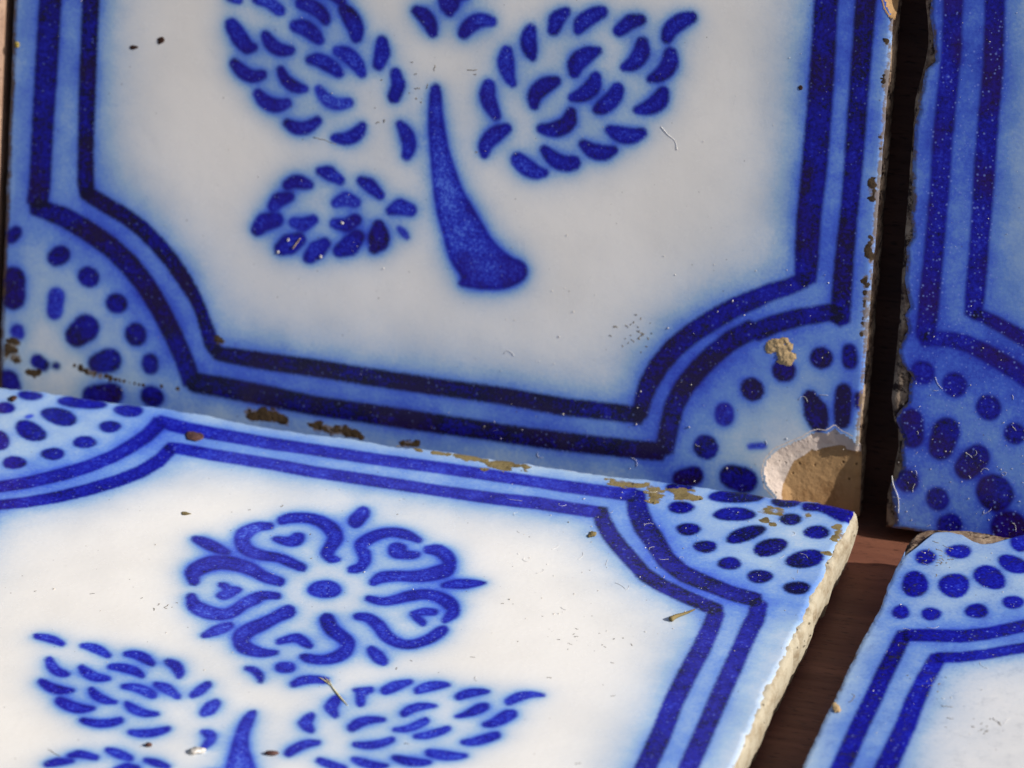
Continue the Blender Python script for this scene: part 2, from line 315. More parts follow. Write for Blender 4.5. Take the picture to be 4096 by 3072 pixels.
# ------------------------------------------------------------------ painted pattern, traced per tile: kind (0 stroke, 1 stem, 2 fan dot, 3 border line), depth of cobalt, outline in 1/50 mm
STROKES_1 = "0,62,1998,3485,2043,3476,2080,3468,2122,3444,2171,3418,2196,3414,2220,3430,2226,3456,2211,3476,2166,3508,2114,3542,2060,3548,2013,3553,1987,3547,1971,3524,1976,3498|0,62,2352,3486,2413,3471,2467,3448,2512,3422,2542,3396,2558,3385,2580,3390,2593,3408,2590,3428,2570,3476,2516,3525,2440,3556,2364,3554,2338,3547,2324,3524,2330,3498|0,62,2320,3302,2366,3290,2414,3270,2464,3246,2504,3230,2524,3223,2544,3233,2552,3252,2544,3271,2520,3314,2467,3359,2394,3388,2326,3377,2298,3367,2285,3340,2294,3314|0,75,2682,3485,2710,3430,2740,3384,2765,3346,2780,3304,2792,3280,2820,3272,2846,3286,2855,3314,2864,3374,2843,3444,2799,3502,2739,3538,2714,3549,2686,3538,2672,3511|0,62,2062,3222,2092,3159,2150,3114,2224,3100,2294,3118,2314,3128,2321,3148,2312,3167,2292,3172,2234,3176,2192,3192,2153,3217,2109,3256,2092,3266,2070,3261,2058,3242|0,62,2459,3064,2507,3056,2559,3036,2618,3012,2676,2988,2696,2983,2715,2994,2722,3016,2712,3033,2666,3085,2598,3124,2520,3140,2456,3118,2436,3108,2429,3088,2438,3069|0,62,2662,3158,2718,3126,2763,3094,2809,3059,2854,3017,2870,3006,2892,3010,2906,3027,2902,3048,2880,3115,2831,3176,2757,3215,2676,3211,2655,3208,2642,3190,2644,3168|0,75,2988,3298,2984,3252,2978,3217,2976,3174,2972,3122,2976,3095,3000,3080,3029,3086,3046,3110,3066,3158,3088,3216,3072,3268,3058,3310,3045,3332,3019,3338,2996,3323|0,75,3114,3051,3124,3006,3132,2976,3120,2938,3108,2886,3110,2856,3136,2838,3168,2844,3188,2869,3204,2920,3222,2982,3200,3036,3180,3077,3163,3096,3136,3096,3116,3076|0,62,2204,2974,2224,2910,2274,2855,2346,2826,2422,2834,2438,2840,2446,2855,2442,2871,2427,2878,2366,2892,2318,2916,2277,2948,2244,2995,2232,3006,2214,3004,2202,2990|0,40,2519,2856,2560,2786,2626,2740,2710,2732,2793,2764,2810,2778,2814,2799,2800,2816,2780,2817,2707,2802,2656,2811,2607,2837,2550,2882,2538,2888,2522,2884,2515,2870|0,50,2027,2750,2075,2686,2148,2654,2229,2660,2299,2701,2315,2716,2316,2737,2302,2752,2281,2752,2217,2740,2172,2744,2128,2758,2071,2794,2050,2802,2028,2792,2018,2770|0,62,2286,2547,2341,2504,2422,2500,2500,2536,2559,2600,2568,2617,2564,2635,2546,2644,2528,2637,2464,2598,2411,2584,2365,2581,2310,2592,2292,2593,2276,2580,2274,2561|0,62,2686,2473,2776,2462,2860,2494,2914,2554,2926,2614,2928,2630,2916,2642,2900,2643,2887,2632,2852,2598,2812,2567,2764,2539,2688,2522,2670,2515,2662,2497,2668,2479|0,62,3188,2654,3218,2591,3236,2539,3246,2492,3244,2436,3247,2413,3266,2400,3291,2405,3305,2425,3334,2492,3328,2570,3288,2640,3222,2684,3208,2690,3191,2684,3183,2668|0,62,1823,2967,1879,2903,1951,2868,2027,2870,2085,2902,2101,2917,2102,2938,2088,2954,2066,2954,2020,2944,1979,2952,1929,2972,1865,3012,1844,3019,1823,3008,1814,2986|0,62,1771,3263,1808,3195,1862,3128,1936,3086,1998,3111,2014,3122,2019,3140,2009,3156,1990,3159,1970,3167,1944,3204,1898,3264,1846,3318,1818,3334,1783,3326,1764,3295|0,62,1772,3485,1790,3481,1808,3476,1827,3472,1845,3468,1864,3470,1877,3485,1877,3504,1863,3516,1845,3522,1828,3528,1810,3535,1792,3542,1770,3540,1754,3522,1755,3498|0,62,3465,3680,3474,3648,3483,3616,3501,3604,3520,3590,3529,3570,3551,3564,3572,3575,3578,3597,3594,3615,3610,3637,3611,3673,3611,3707,3584,3753,3528,3765,3478,3734|0,62,3272,3544,3306,3515,3338,3484,3371,3447,3399,3403,3413,3388,3434,3388,3451,3403,3452,3424,3444,3485,3412,3546,3360,3590,3301,3601,3278,3602,3258,3585,3256,3561|0,62,3703,3423,3742,3464,3780,3495,3822,3518,3890,3528,3910,3534,3920,3552,3915,3573,3897,3582,3815,3603,3732,3578,3671,3523,3642,3461,3635,3434,3652,3410,3680,3406|0,62,3984,3336,3962,3260,3984,3181,4026,3119,4069,3080,4081,3072,4096,3076,4105,3088,4102,3103,4088,3152,4080,3214,4072,3274,4058,3338,4048,3363,4022,3374,3995,3362|0,62,3853,3056,3837,2980,3862,2902,3905,2846,3944,2811,3962,2800,3985,2806,3998,2826,3993,2846,3975,2892,3953,2946,3938,2996,3936,3052,3928,3082,3899,3096,3868,3084|0,62,4036,2765,3958,2735,3890,2670,3852,2586,3866,2514,3874,2496,3894,2488,3914,2498,3922,2518,3936,2565,3972,2608,4020,2656,4071,2708,4088,2729,4084,2756,4062,2770|0,62,4132,2465,4182,2418,4250,2386,4323,2380,4378,2404,4396,2412,4402,2431,4393,2448,4376,2452,4336,2465,4295,2488,4248,2516,4195,2545,4160,2554,4126,2534,4114,2496|0,62,2340,2052,2388,2070,2425,2071,2468,2070,2506,2080,2521,2083,2530,2096,2528,2111,2516,2119,2486,2142,2434,2158,2364,2148,2310,2102,2295,2083,2298,2060,2316,2047|0,62,2577,2200,2610,2184,2634,2170,2682,2158,2736,2144,2758,2142,2775,2157,2778,2178,2764,2194,2720,2226,2669,2262,2622,2254,2584,2244,2568,2240,2558,2224,2562,2208|0,62,2910,2159,2939,2138,2963,2120,3010,2095,3060,2068,3080,2062,3100,2074,3106,2095,3096,2113,3056,2154,3014,2197,2970,2206,2933,2211,2912,2210,2896,2195,2895,2174|0,62,2253,1876,2277,1900,2288,1911,2318,1932,2359,1960,2376,1975,2378,1998,2362,2015,2340,2014,2292,2006,2232,1990,2204,1946,2190,1916,2184,1888,2200,1864,2228,1860|0,50,2738,1960,2782,1974,2808,1981,2832,1980,2876,1978,2900,1982,2916,2002,2914,2026,2896,2040,2856,2057,2800,2076,2748,2039,2712,2008,2698,1991,2700,1970,2716,1957|0,62,3182,1956,3222,1964,3243,1964,3274,1964,3320,1964,3352,1970,3370,1998,3365,2030,3338,2045,3294,2059,3234,2072,3186,2034,3158,2004,3144,1987,3145,1966,3162,1952|0,72,2134,1668,2166,1696,2180,1707,2212,1720,2260,1742,2292,1766,2297,1806,2274,1835,2236,1837,2184,1826,2115,1808,2082,1752,2066,1714,2058,1682,2074,1656,2106,1650|0,62,2385,1758,2424,1745,2480,1734,2530,1772,2566,1803,2580,1822,2578,1844,2559,1858,2536,1852,2493,1834,2464,1822,2439,1820,2396,1818,2374,1811,2361,1791,2366,1768|0,62,2721,1790,2766,1782,2825,1776,2876,1811,2914,1840,2931,1864,2926,1893,2902,1908,2873,1901,2833,1876,2806,1856,2774,1854,2728,1850,2706,1842,2694,1820,2700,1799|0,80,2324,1526,2361,1534,2398,1542,2430,1577,2464,1612,2488,1643,2482,1682,2452,1703,2414,1695,2368,1681,2322,1666,2300,1636,2276,1606,2254,1576,2258,1540,2288,1518|0,75,2571,1498,2607,1526,2642,1552,2660,1586,2680,1624,2693,1652,2682,1680,2653,1691,2625,1678,2588,1658,2548,1636,2524,1594,2503,1554,2492,1521,2506,1490,2540,1482|0,75,2799,1570,2845,1583,2903,1606,2932,1661,2952,1706,2962,1743,2942,1775,2904,1782,2872,1761,2834,1728,2807,1707,2786,1680,2754,1644,2733,1616,2737,1582,2765,1562|0,78,3042,1837,3022,1777,3014,1740,3018,1716,3028,1680,3022,1654,3038,1632,3064,1628,3086,1645,3138,1674,3163,1732,3156,1794,3122,1852,3108,1877,3077,1884,3050,1866|0,30,3240,1836,3256,1818,3272,1800,3290,1789,3310,1777,3317,1774,3324,1778,3328,1786,3324,1792,3312,1811,3299,1830,3278,1843,3256,1855,3248,1858,3240,1853,3236,1844|1,45,3456,3002,3440,2932,3444,2698,3481,2407,3536,2078,3604,1870,3683,1652,3785,1531,3759,1468,3854,1460,3975,1461,4114,1484,4248,1560,4282,1630,4255,1695,4138,1730,4002,1832,3892,1976,3794,2112,3706,2257,3599,2520,3540,2758,3510,2960,3490,3006|0,76,4160,3530,4134,3458,4144,3386,4176,3334,4212,3304,4223,3294,4238,3296,4249,3307,4248,3322,4250,3367,4246,3416,4238,3462,4234,3523,4228,3550,4202,3564,4174,3556|0,76,4446,3718,4406,3697,4355,3662,4346,3602,4342,3556,4345,3528,4368,3512,4397,3517,4414,3540,4434,3584,4448,3612,4462,3638,4486,3678,4496,3698,4488,3718,4467,3727|0,76,4732,3762,4658,3740,4590,3692,4544,3629,4546,3572,4548,3552,4566,3540,4586,3542,4599,3560,4625,3584,4662,3615,4710,3655,4764,3698,4782,3719,4782,3748,4760,3766|0,76,5044,3735,5004,3730,4952,3720,4905,3672,4866,3632,4852,3603,4863,3574,4892,3562,4920,3574,4964,3610,5000,3640,5024,3652,5061,3670,5082,3686,5085,3712,5069,3733|0,76,5433,3801,5366,3786,5294,3738,5241,3666,5234,3596,5238,3568,5260,3552,5289,3558,5306,3581,5327,3622,5366,3660,5414,3699,5460,3734,5480,3753,5480,3782,5460,3802|0,76,4726,3447,4641,3438,4563,3388,4516,3310,4528,3242,4536,3216,4562,3203,4590,3214,4602,3240,4622,3274,4652,3306,4692,3352,4743,3403,4756,3416,4757,3435,4744,3448|0,76,5042,3526,5026,3474,5007,3432,4982,3387,4942,3346,4929,3333,4930,3314,4944,3302,4962,3303,5034,3319,5100,3376,5133,3458,5116,3530,5106,3555,5079,3564,5052,3552|0,76,5260,3462,5252,3415,5233,3374,5200,3324,5152,3276,5142,3264,5142,3248,5154,3237,5170,3239,5250,3256,5322,3314,5362,3398,5346,3472,5332,3501,5300,3510,5270,3494|0,76,4411,3179,4324,3161,4252,3102,4216,3017,4234,2944,4244,2924,4266,2918,4286,2930,4294,2950,4304,3000,4336,3034,4379,3073,4436,3123,4452,3140,4452,3164,4435,3180|0,76,4700,3226,4674,3182,4644,3144,4605,3100,4552,3064,4538,3052,4536,3032,4548,3018,4566,3018,4642,3026,4720,3069,4772,3142,4767,3217,4762,3242,4740,3255,4714,3248|0,76,4871,3161,4846,3117,4808,3072,4769,3028,4748,2996,4734,2980,4736,2960,4752,2946,4772,2948,4822,2954,4886,3000,4938,3070,4949,3140,4947,3170,4922,3190,4890,3186|0,76,5227,3174,5200,3136,5168,3102,5122,3062,5067,3026,5054,3016,5051,2999,5061,2986,5077,2984,5151,2985,5232,3015,5296,3078,5304,3153,5302,3184,5278,3202,5246,3198|0,76,4526,2926,4502,2874,4464,2845,4406,2815,4332,2797,4312,2790,4302,2770,4310,2750,4328,2742,4418,2722,4519,2753,4591,2832,4588,2921,4582,2944,4561,2955,4538,2948|0,76,4860,2799,4915,2759,4988,2740,5070,2754,5135,2804,5152,2820,5152,2844,5134,2861,5111,2860,5048,2850,4998,2852,4942,2854,4878,2851,4857,2849,4843,2833,4844,2812|0,76,4656,2666,4706,2614,4780,2588,4860,2598,4918,2644,4934,2659,4934,2680,4920,2695,4898,2694,4842,2690,4796,2692,4744,2696,4686,2712,4666,2716,4648,2703,4644,2682|0,76,4352,2588,4398,2522,4464,2480,4544,2468,4612,2488,4642,2510,4649,2546,4628,2575,4594,2580,4545,2572,4504,2579,4452,2598,4389,2630,4370,2636,4350,2626,4342,2606|3,80,225,3724,226,3310,213,2714,208,2312,204,1810,187,1675,268,1632,356,1673,370,1820,377,2324,390,2724,400,3322,398,3738,311,3772|3,88,573,3762,581,3349,584,2954,586,2555,597,2156,605,1872,630,1777,694,1766,747,1811,733,1892,716,2168,714,2566,712,2964,712,3360,704,3773,638,3798|3,86,222,1588,476,1519,656,1440,841,1342,992,1225,1139,1082,1270,905,1393,702,1484,536,1555,354,1638,354,1693,420,1612,604,1520,780,1396,991,1262,1186,1104,1348,933,1472,734,1578,534,1664,261,1711,211,1657|3,90,642,1761,813,1680,969,1616,1110,1531,1234,1430,1362,1311,1471,1179,1563,1066,1631,950,1672,835,1716,704,1769,636,1826,646,1856,697,1819,759,1768,878,1715,994,1648,1124,1563,1251,1453,1394,1320,1524,1186,1632,1030,1721,870,1788,702,1867,646,1826|3,95,1796,604,1971,586,2260,574,2600,574,3110,562,3619,558,4133,556,4637,532,5136,546,5274,547,5309,608,5283,670,5142,674,4647,664,4145,684,3629,684,3122,692,2612,706,2272,706,1985,708,1809,706,1777,656|3,95,1593,332,1629,314,1877,304,2269,280,2614,260,3127,255,3636,251,4090,252,4153,249,4656,248,5156,264,5464,278,5498,346,5468,410,5161,400,4664,390,4164,386,4102,393,3648,397,3140,405,2631,410,2293,439,1899,463,1650,468,1654,462,1592,410|3,82,5318,600,5339,730,5376,839,5451,996,5552,1136,5680,1265,5834,1390,5994,1508,6158,1606,6230,1657,6360,1716,6503,1801,6501,1866,6448,1902,6312,1824,6178,1772,6095,1724,5922,1630,5748,1508,5586,1374,5439,1230,5324,1064,5244,882,5220,747,5200,612,5254,576|3,85,5544,350,5569,543,5598,705,5668,867,5760,999,5863,1126,5983,1244,6117,1337,6153,1327,6288,1410,6468,1488,6695,1558,6764,1545,6806,1602,6788,1668,6680,1682,6432,1610,6235,1532,6108,1462,6058,1471,5894,1357,5758,1224,5645,1084,5540,932,5458,740,5433,555,5406,360,5470,320|3,78,6383,4156,6384,4013,6393,3633,6393,3156,6387,2770,6386,2570,6379,2324,6389,2030,6402,1836,6482,1802,6560,1848,6562,2043,6556,2332,6568,2573,6575,2776,6576,3163,6568,3643,6556,4023,6554,4164,6468,4203|3,85,6694,4190,6699,4049,6704,3670,6706,3191,6710,2903,6714,2606,6711,2365,6700,2072,6696,1777,6706,1552,6776,1522,6844,1564,6838,1786,6835,2076,6836,2368,6843,2611,6847,2910,6844,3197,6845,3675,6846,4056,6844,4198,6768,4232|2,80,98,1350,108,1364,116,1376,126,1390,135,1403,144,1432,130,1457,100,1463,74,1446,63,1434,52,1422,42,1410,30,1398,20,1367,36,1339,70,1332|2,80,481,1208,492,1214,503,1222,514,1228,524,1234,553,1278,542,1328,498,1352,449,1336,439,1328,430,1320,420,1311,411,1302,384,1262,394,1216,435,1194|2,80,675,1076,678,1074,682,1071,684,1068,688,1066,742,1058,792,1092,804,1149,774,1192,770,1194,766,1196,762,1198,758,1199,706,1207,658,1174,645,1118|2,80,940,880,944,880,948,879,952,878,955,878,1010,888,1045,934,1038,988,995,1018,991,1018,987,1019,983,1020,979,1020,925,1010,890,964,896,910|2,80,1062,690,1064,687,1066,683,1067,680,1068,676,1108,636,1170,640,1214,686,1215,744,1214,748,1212,752,1211,755,1210,758,1169,798,1108,794,1064,749|2,80,1209,498,1211,488,1213,478,1214,468,1216,458,1238,424,1282,418,1320,445,1328,487,1326,497,1325,507,1323,517,1322,527,1299,561,1256,567,1218,540|2,80,13,1032,14,991,15,951,16,910,17,870,44,812,108,796,170,829,193,892,190,932,188,973,186,1014,184,1054,158,1109,96,1126,34,1094|2,80,648,784,634,764,619,744,604,724,589,704,560,642,584,580,648,558,710,588,730,602,750,618,770,632,790,648,824,720,796,792,722,818|2,80,859,374,883,380,907,384,932,390,956,395,1010,443,1015,514,969,562,900,561,878,547,857,534,835,520,814,506,772,468,767,412,804,372|2,80,298,350,313,345,328,340,342,334,356,329,386,326,412,346,417,376,400,398,388,408,375,417,362,426,350,435,315,438,284,414,278,378|2,80,476,353,477,352,478,352,480,352,481,352,497,354,508,366,507,382,495,392,494,392,492,392,491,392,490,392,474,390,463,378,464,362|2,80,10,128,22,123,33,116,44,110,56,103,104,81,159,102,186,154,170,204,164,216,160,228,154,240,149,252,90,278,24,253,-10,190|2,42,407,946,405,913,404,880,401,846,400,813,412,776,450,760,490,777,508,814,511,848,514,882,518,915,521,948,508,988,468,1004,426,986|2,40,113,571,122,570,130,570,139,569,148,568,170,562,192,574,200,597,190,617,188,625,186,633,184,642,182,650,146,660,110,640,97,603|2,80,806,100,847,108,889,115,930,123,972,130,1026,164,1042,226,1010,277,950,286,909,274,868,263,827,252,786,240,738,210,724,154,752,108|2,80,1254,168,1262,165,1270,162,1278,160,1286,156,1340,160,1382,202,1382,258,1344,293,1336,296,1328,298,1320,301,1313,304,1258,301,1217,259,1216,203|2,80,6638,1181,6641,1181,6644,1181,6647,1181,6650,1181,6704,1200,6729,1254,6711,1308,6661,1330,6658,1330,6655,1330,6652,1330,6648,1330,6596,1310,6570,1258,6588,1203|2,80,6817,1330,6819,1310,6820,1289,6822,1268,6824,1248,6842,1215,6880,1206,6914,1228,6923,1266,6919,1286,6916,1306,6912,1327,6909,1347,6892,1377,6857,1385,6826,1366|2,80,6332,1045,6334,1044,6337,1044,6340,1042,6342,1042,6400,1044,6444,1090,6443,1152,6400,1190,6398,1192,6396,1192,6393,1194,6390,1194,6332,1192,6290,1146,6290,1084|2,82,6073,885,6076,882,6078,880,6081,878,6084,874,6136,854,6191,879,6214,936,6192,988,6190,991,6187,994,6184,996,6182,998,6130,1020,6074,994,6051,938|2,82,5748,362,5750,360,5754,358,5757,356,5760,354,5821,343,5876,382,5890,446,5857,498,5854,500,5850,503,5848,504,5844,507,5784,518,5728,480,5714,414|2,82,5648,94,5672,102,5696,111,5720,120,5745,128,5782,163,5786,214,5754,251,5704,251,5680,240,5657,230,5633,219,5610,209,5574,176,5570,128,5602,94|2,82,6000,142,6026,135,6054,128,6080,122,6108,116,6175,130,6216,190,6204,260,6150,296,6122,300,6094,302,6066,306,6038,309,5976,296,5938,240,5948,176|2,45,5863,718,5864,709,5864,700,5865,692,5866,684,5887,640,5934,627,5980,653,5994,700,5994,710,5993,718,5992,726,5992,735,5970,778,5922,792,5878,766|2,30,6148,471,6176,476,6202,480,6229,484,6256,488,6264,494,6268,505,6262,514,6252,516,6226,511,6199,506,6172,500,6146,494,6138,490,6136,480,6140,473|2,85,6544,910,6553,850,6560,793,6580,759,6603,720,6638,682,6692,682,6732,722,6734,776,6726,821,6716,872,6670,917,6627,958,6601,980,6564,976,6541,946|2,88,6792,1014,6790,954,6789,895,6794,836,6800,778,6816,743,6853,731,6889,750,6901,787,6903,846,6904,906,6898,964,6892,1022,6876,1057,6840,1069,6804,1050|2,80,6939,993,6940,975,6941,958,6942,941,6942,924,6950,910,6965,904,6980,912,6985,928,6984,946,6983,962,6982,980,6982,997,6975,1011,6959,1016,6944,1008"
STROKES_2 = "3,74,136,4260,138,4117,152,3741,146,3458,140,3073,150,2682,146,2200,136,1811,132,1538,200,1504,270,1540,279,1814,282,2204,286,2688,280,3078,286,3460,290,3748,270,4126,268,4266,202,4296|3,76,444,4294,447,4150,476,3683,468,3303,470,2920,480,2626,486,2241,483,1902,493,1758,552,1729,610,1760,625,1908,622,2246,622,2632,620,2928,614,3308,617,3690,587,4162,584,4300,514,4332|3,72,178,1477,364,1496,494,1482,632,1434,778,1364,934,1286,1118,1176,1320,1029,1384,1065,1396,1138,1191,1288,998,1404,832,1479,679,1546,522,1596,364,1604,170,1574,150,1522|3,74,557,1727,618,1718,762,1656,918,1584,1098,1490,1348,1329,1403,1364,1410,1428,1157,1592,964,1682,800,1745,648,1801,574,1814,544,1774|2,75,170,1189,172,1188,175,1187,178,1186,180,1186,239,1188,282,1234,281,1297,238,1336,236,1338,234,1338,231,1340,228,1340,170,1338,126,1291,127,1229|2,75,404,1135,407,1133,410,1131,412,1128,416,1126,474,1115,527,1152,540,1215,508,1265,504,1267,501,1269,499,1271,496,1274,436,1285,384,1248,370,1185|2,86,671,993,674,990,676,988,679,986,682,984,742,966,800,999,819,1064,789,1120,786,1122,784,1124,782,1126,779,1129,719,1146,661,1114,642,1048|2,86,330,848,325,813,320,778,316,743,312,708,320,646,372,610,434,623,470,676,481,710,492,744,504,777,516,810,505,883,445,926,372,910|2,86,612,715,593,692,575,668,557,644,539,620,519,558,549,499,612,482,668,515,686,538,705,561,724,584,742,608,763,672,732,732,668,749|2,86,916,817,918,816,921,815,924,814,926,813,978,815,1014,856,1014,912,976,946,974,947,971,948,968,949,966,950,914,948,878,906,878,852|2,86,71,860,78,829,84,798,91,767,98,736,125,690,180,679,228,712,240,766,236,798,233,830,230,862,226,893,196,944,136,956,84,920|2,86,126,328,130,327,134,326,137,326,141,325,196,336,229,384,220,442,176,472,172,473,168,474,164,474,161,476,106,465,72,416,81,358|2,86,346,231,348,228,351,226,354,224,356,222,410,206,462,237,480,295,453,344,450,347,447,349,445,351,442,353,389,369,337,339,320,280|2,86,744,303,748,299,754,294,759,290,764,286,853,260,939,310,968,407,924,489,918,493,914,498,909,502,903,507,814,532,728,483,700,386|2,86,521,26,528,29,535,32,542,36,549,39,588,81,586,138,546,177,492,172,486,169,478,166,472,162,464,159,426,118,426,60,467,21|2,86,951,36,960,38,970,39,980,40,989,42,1060,82,1084,164,1046,237,970,257,961,256,952,254,942,253,932,252,862,212,837,130,875,56"
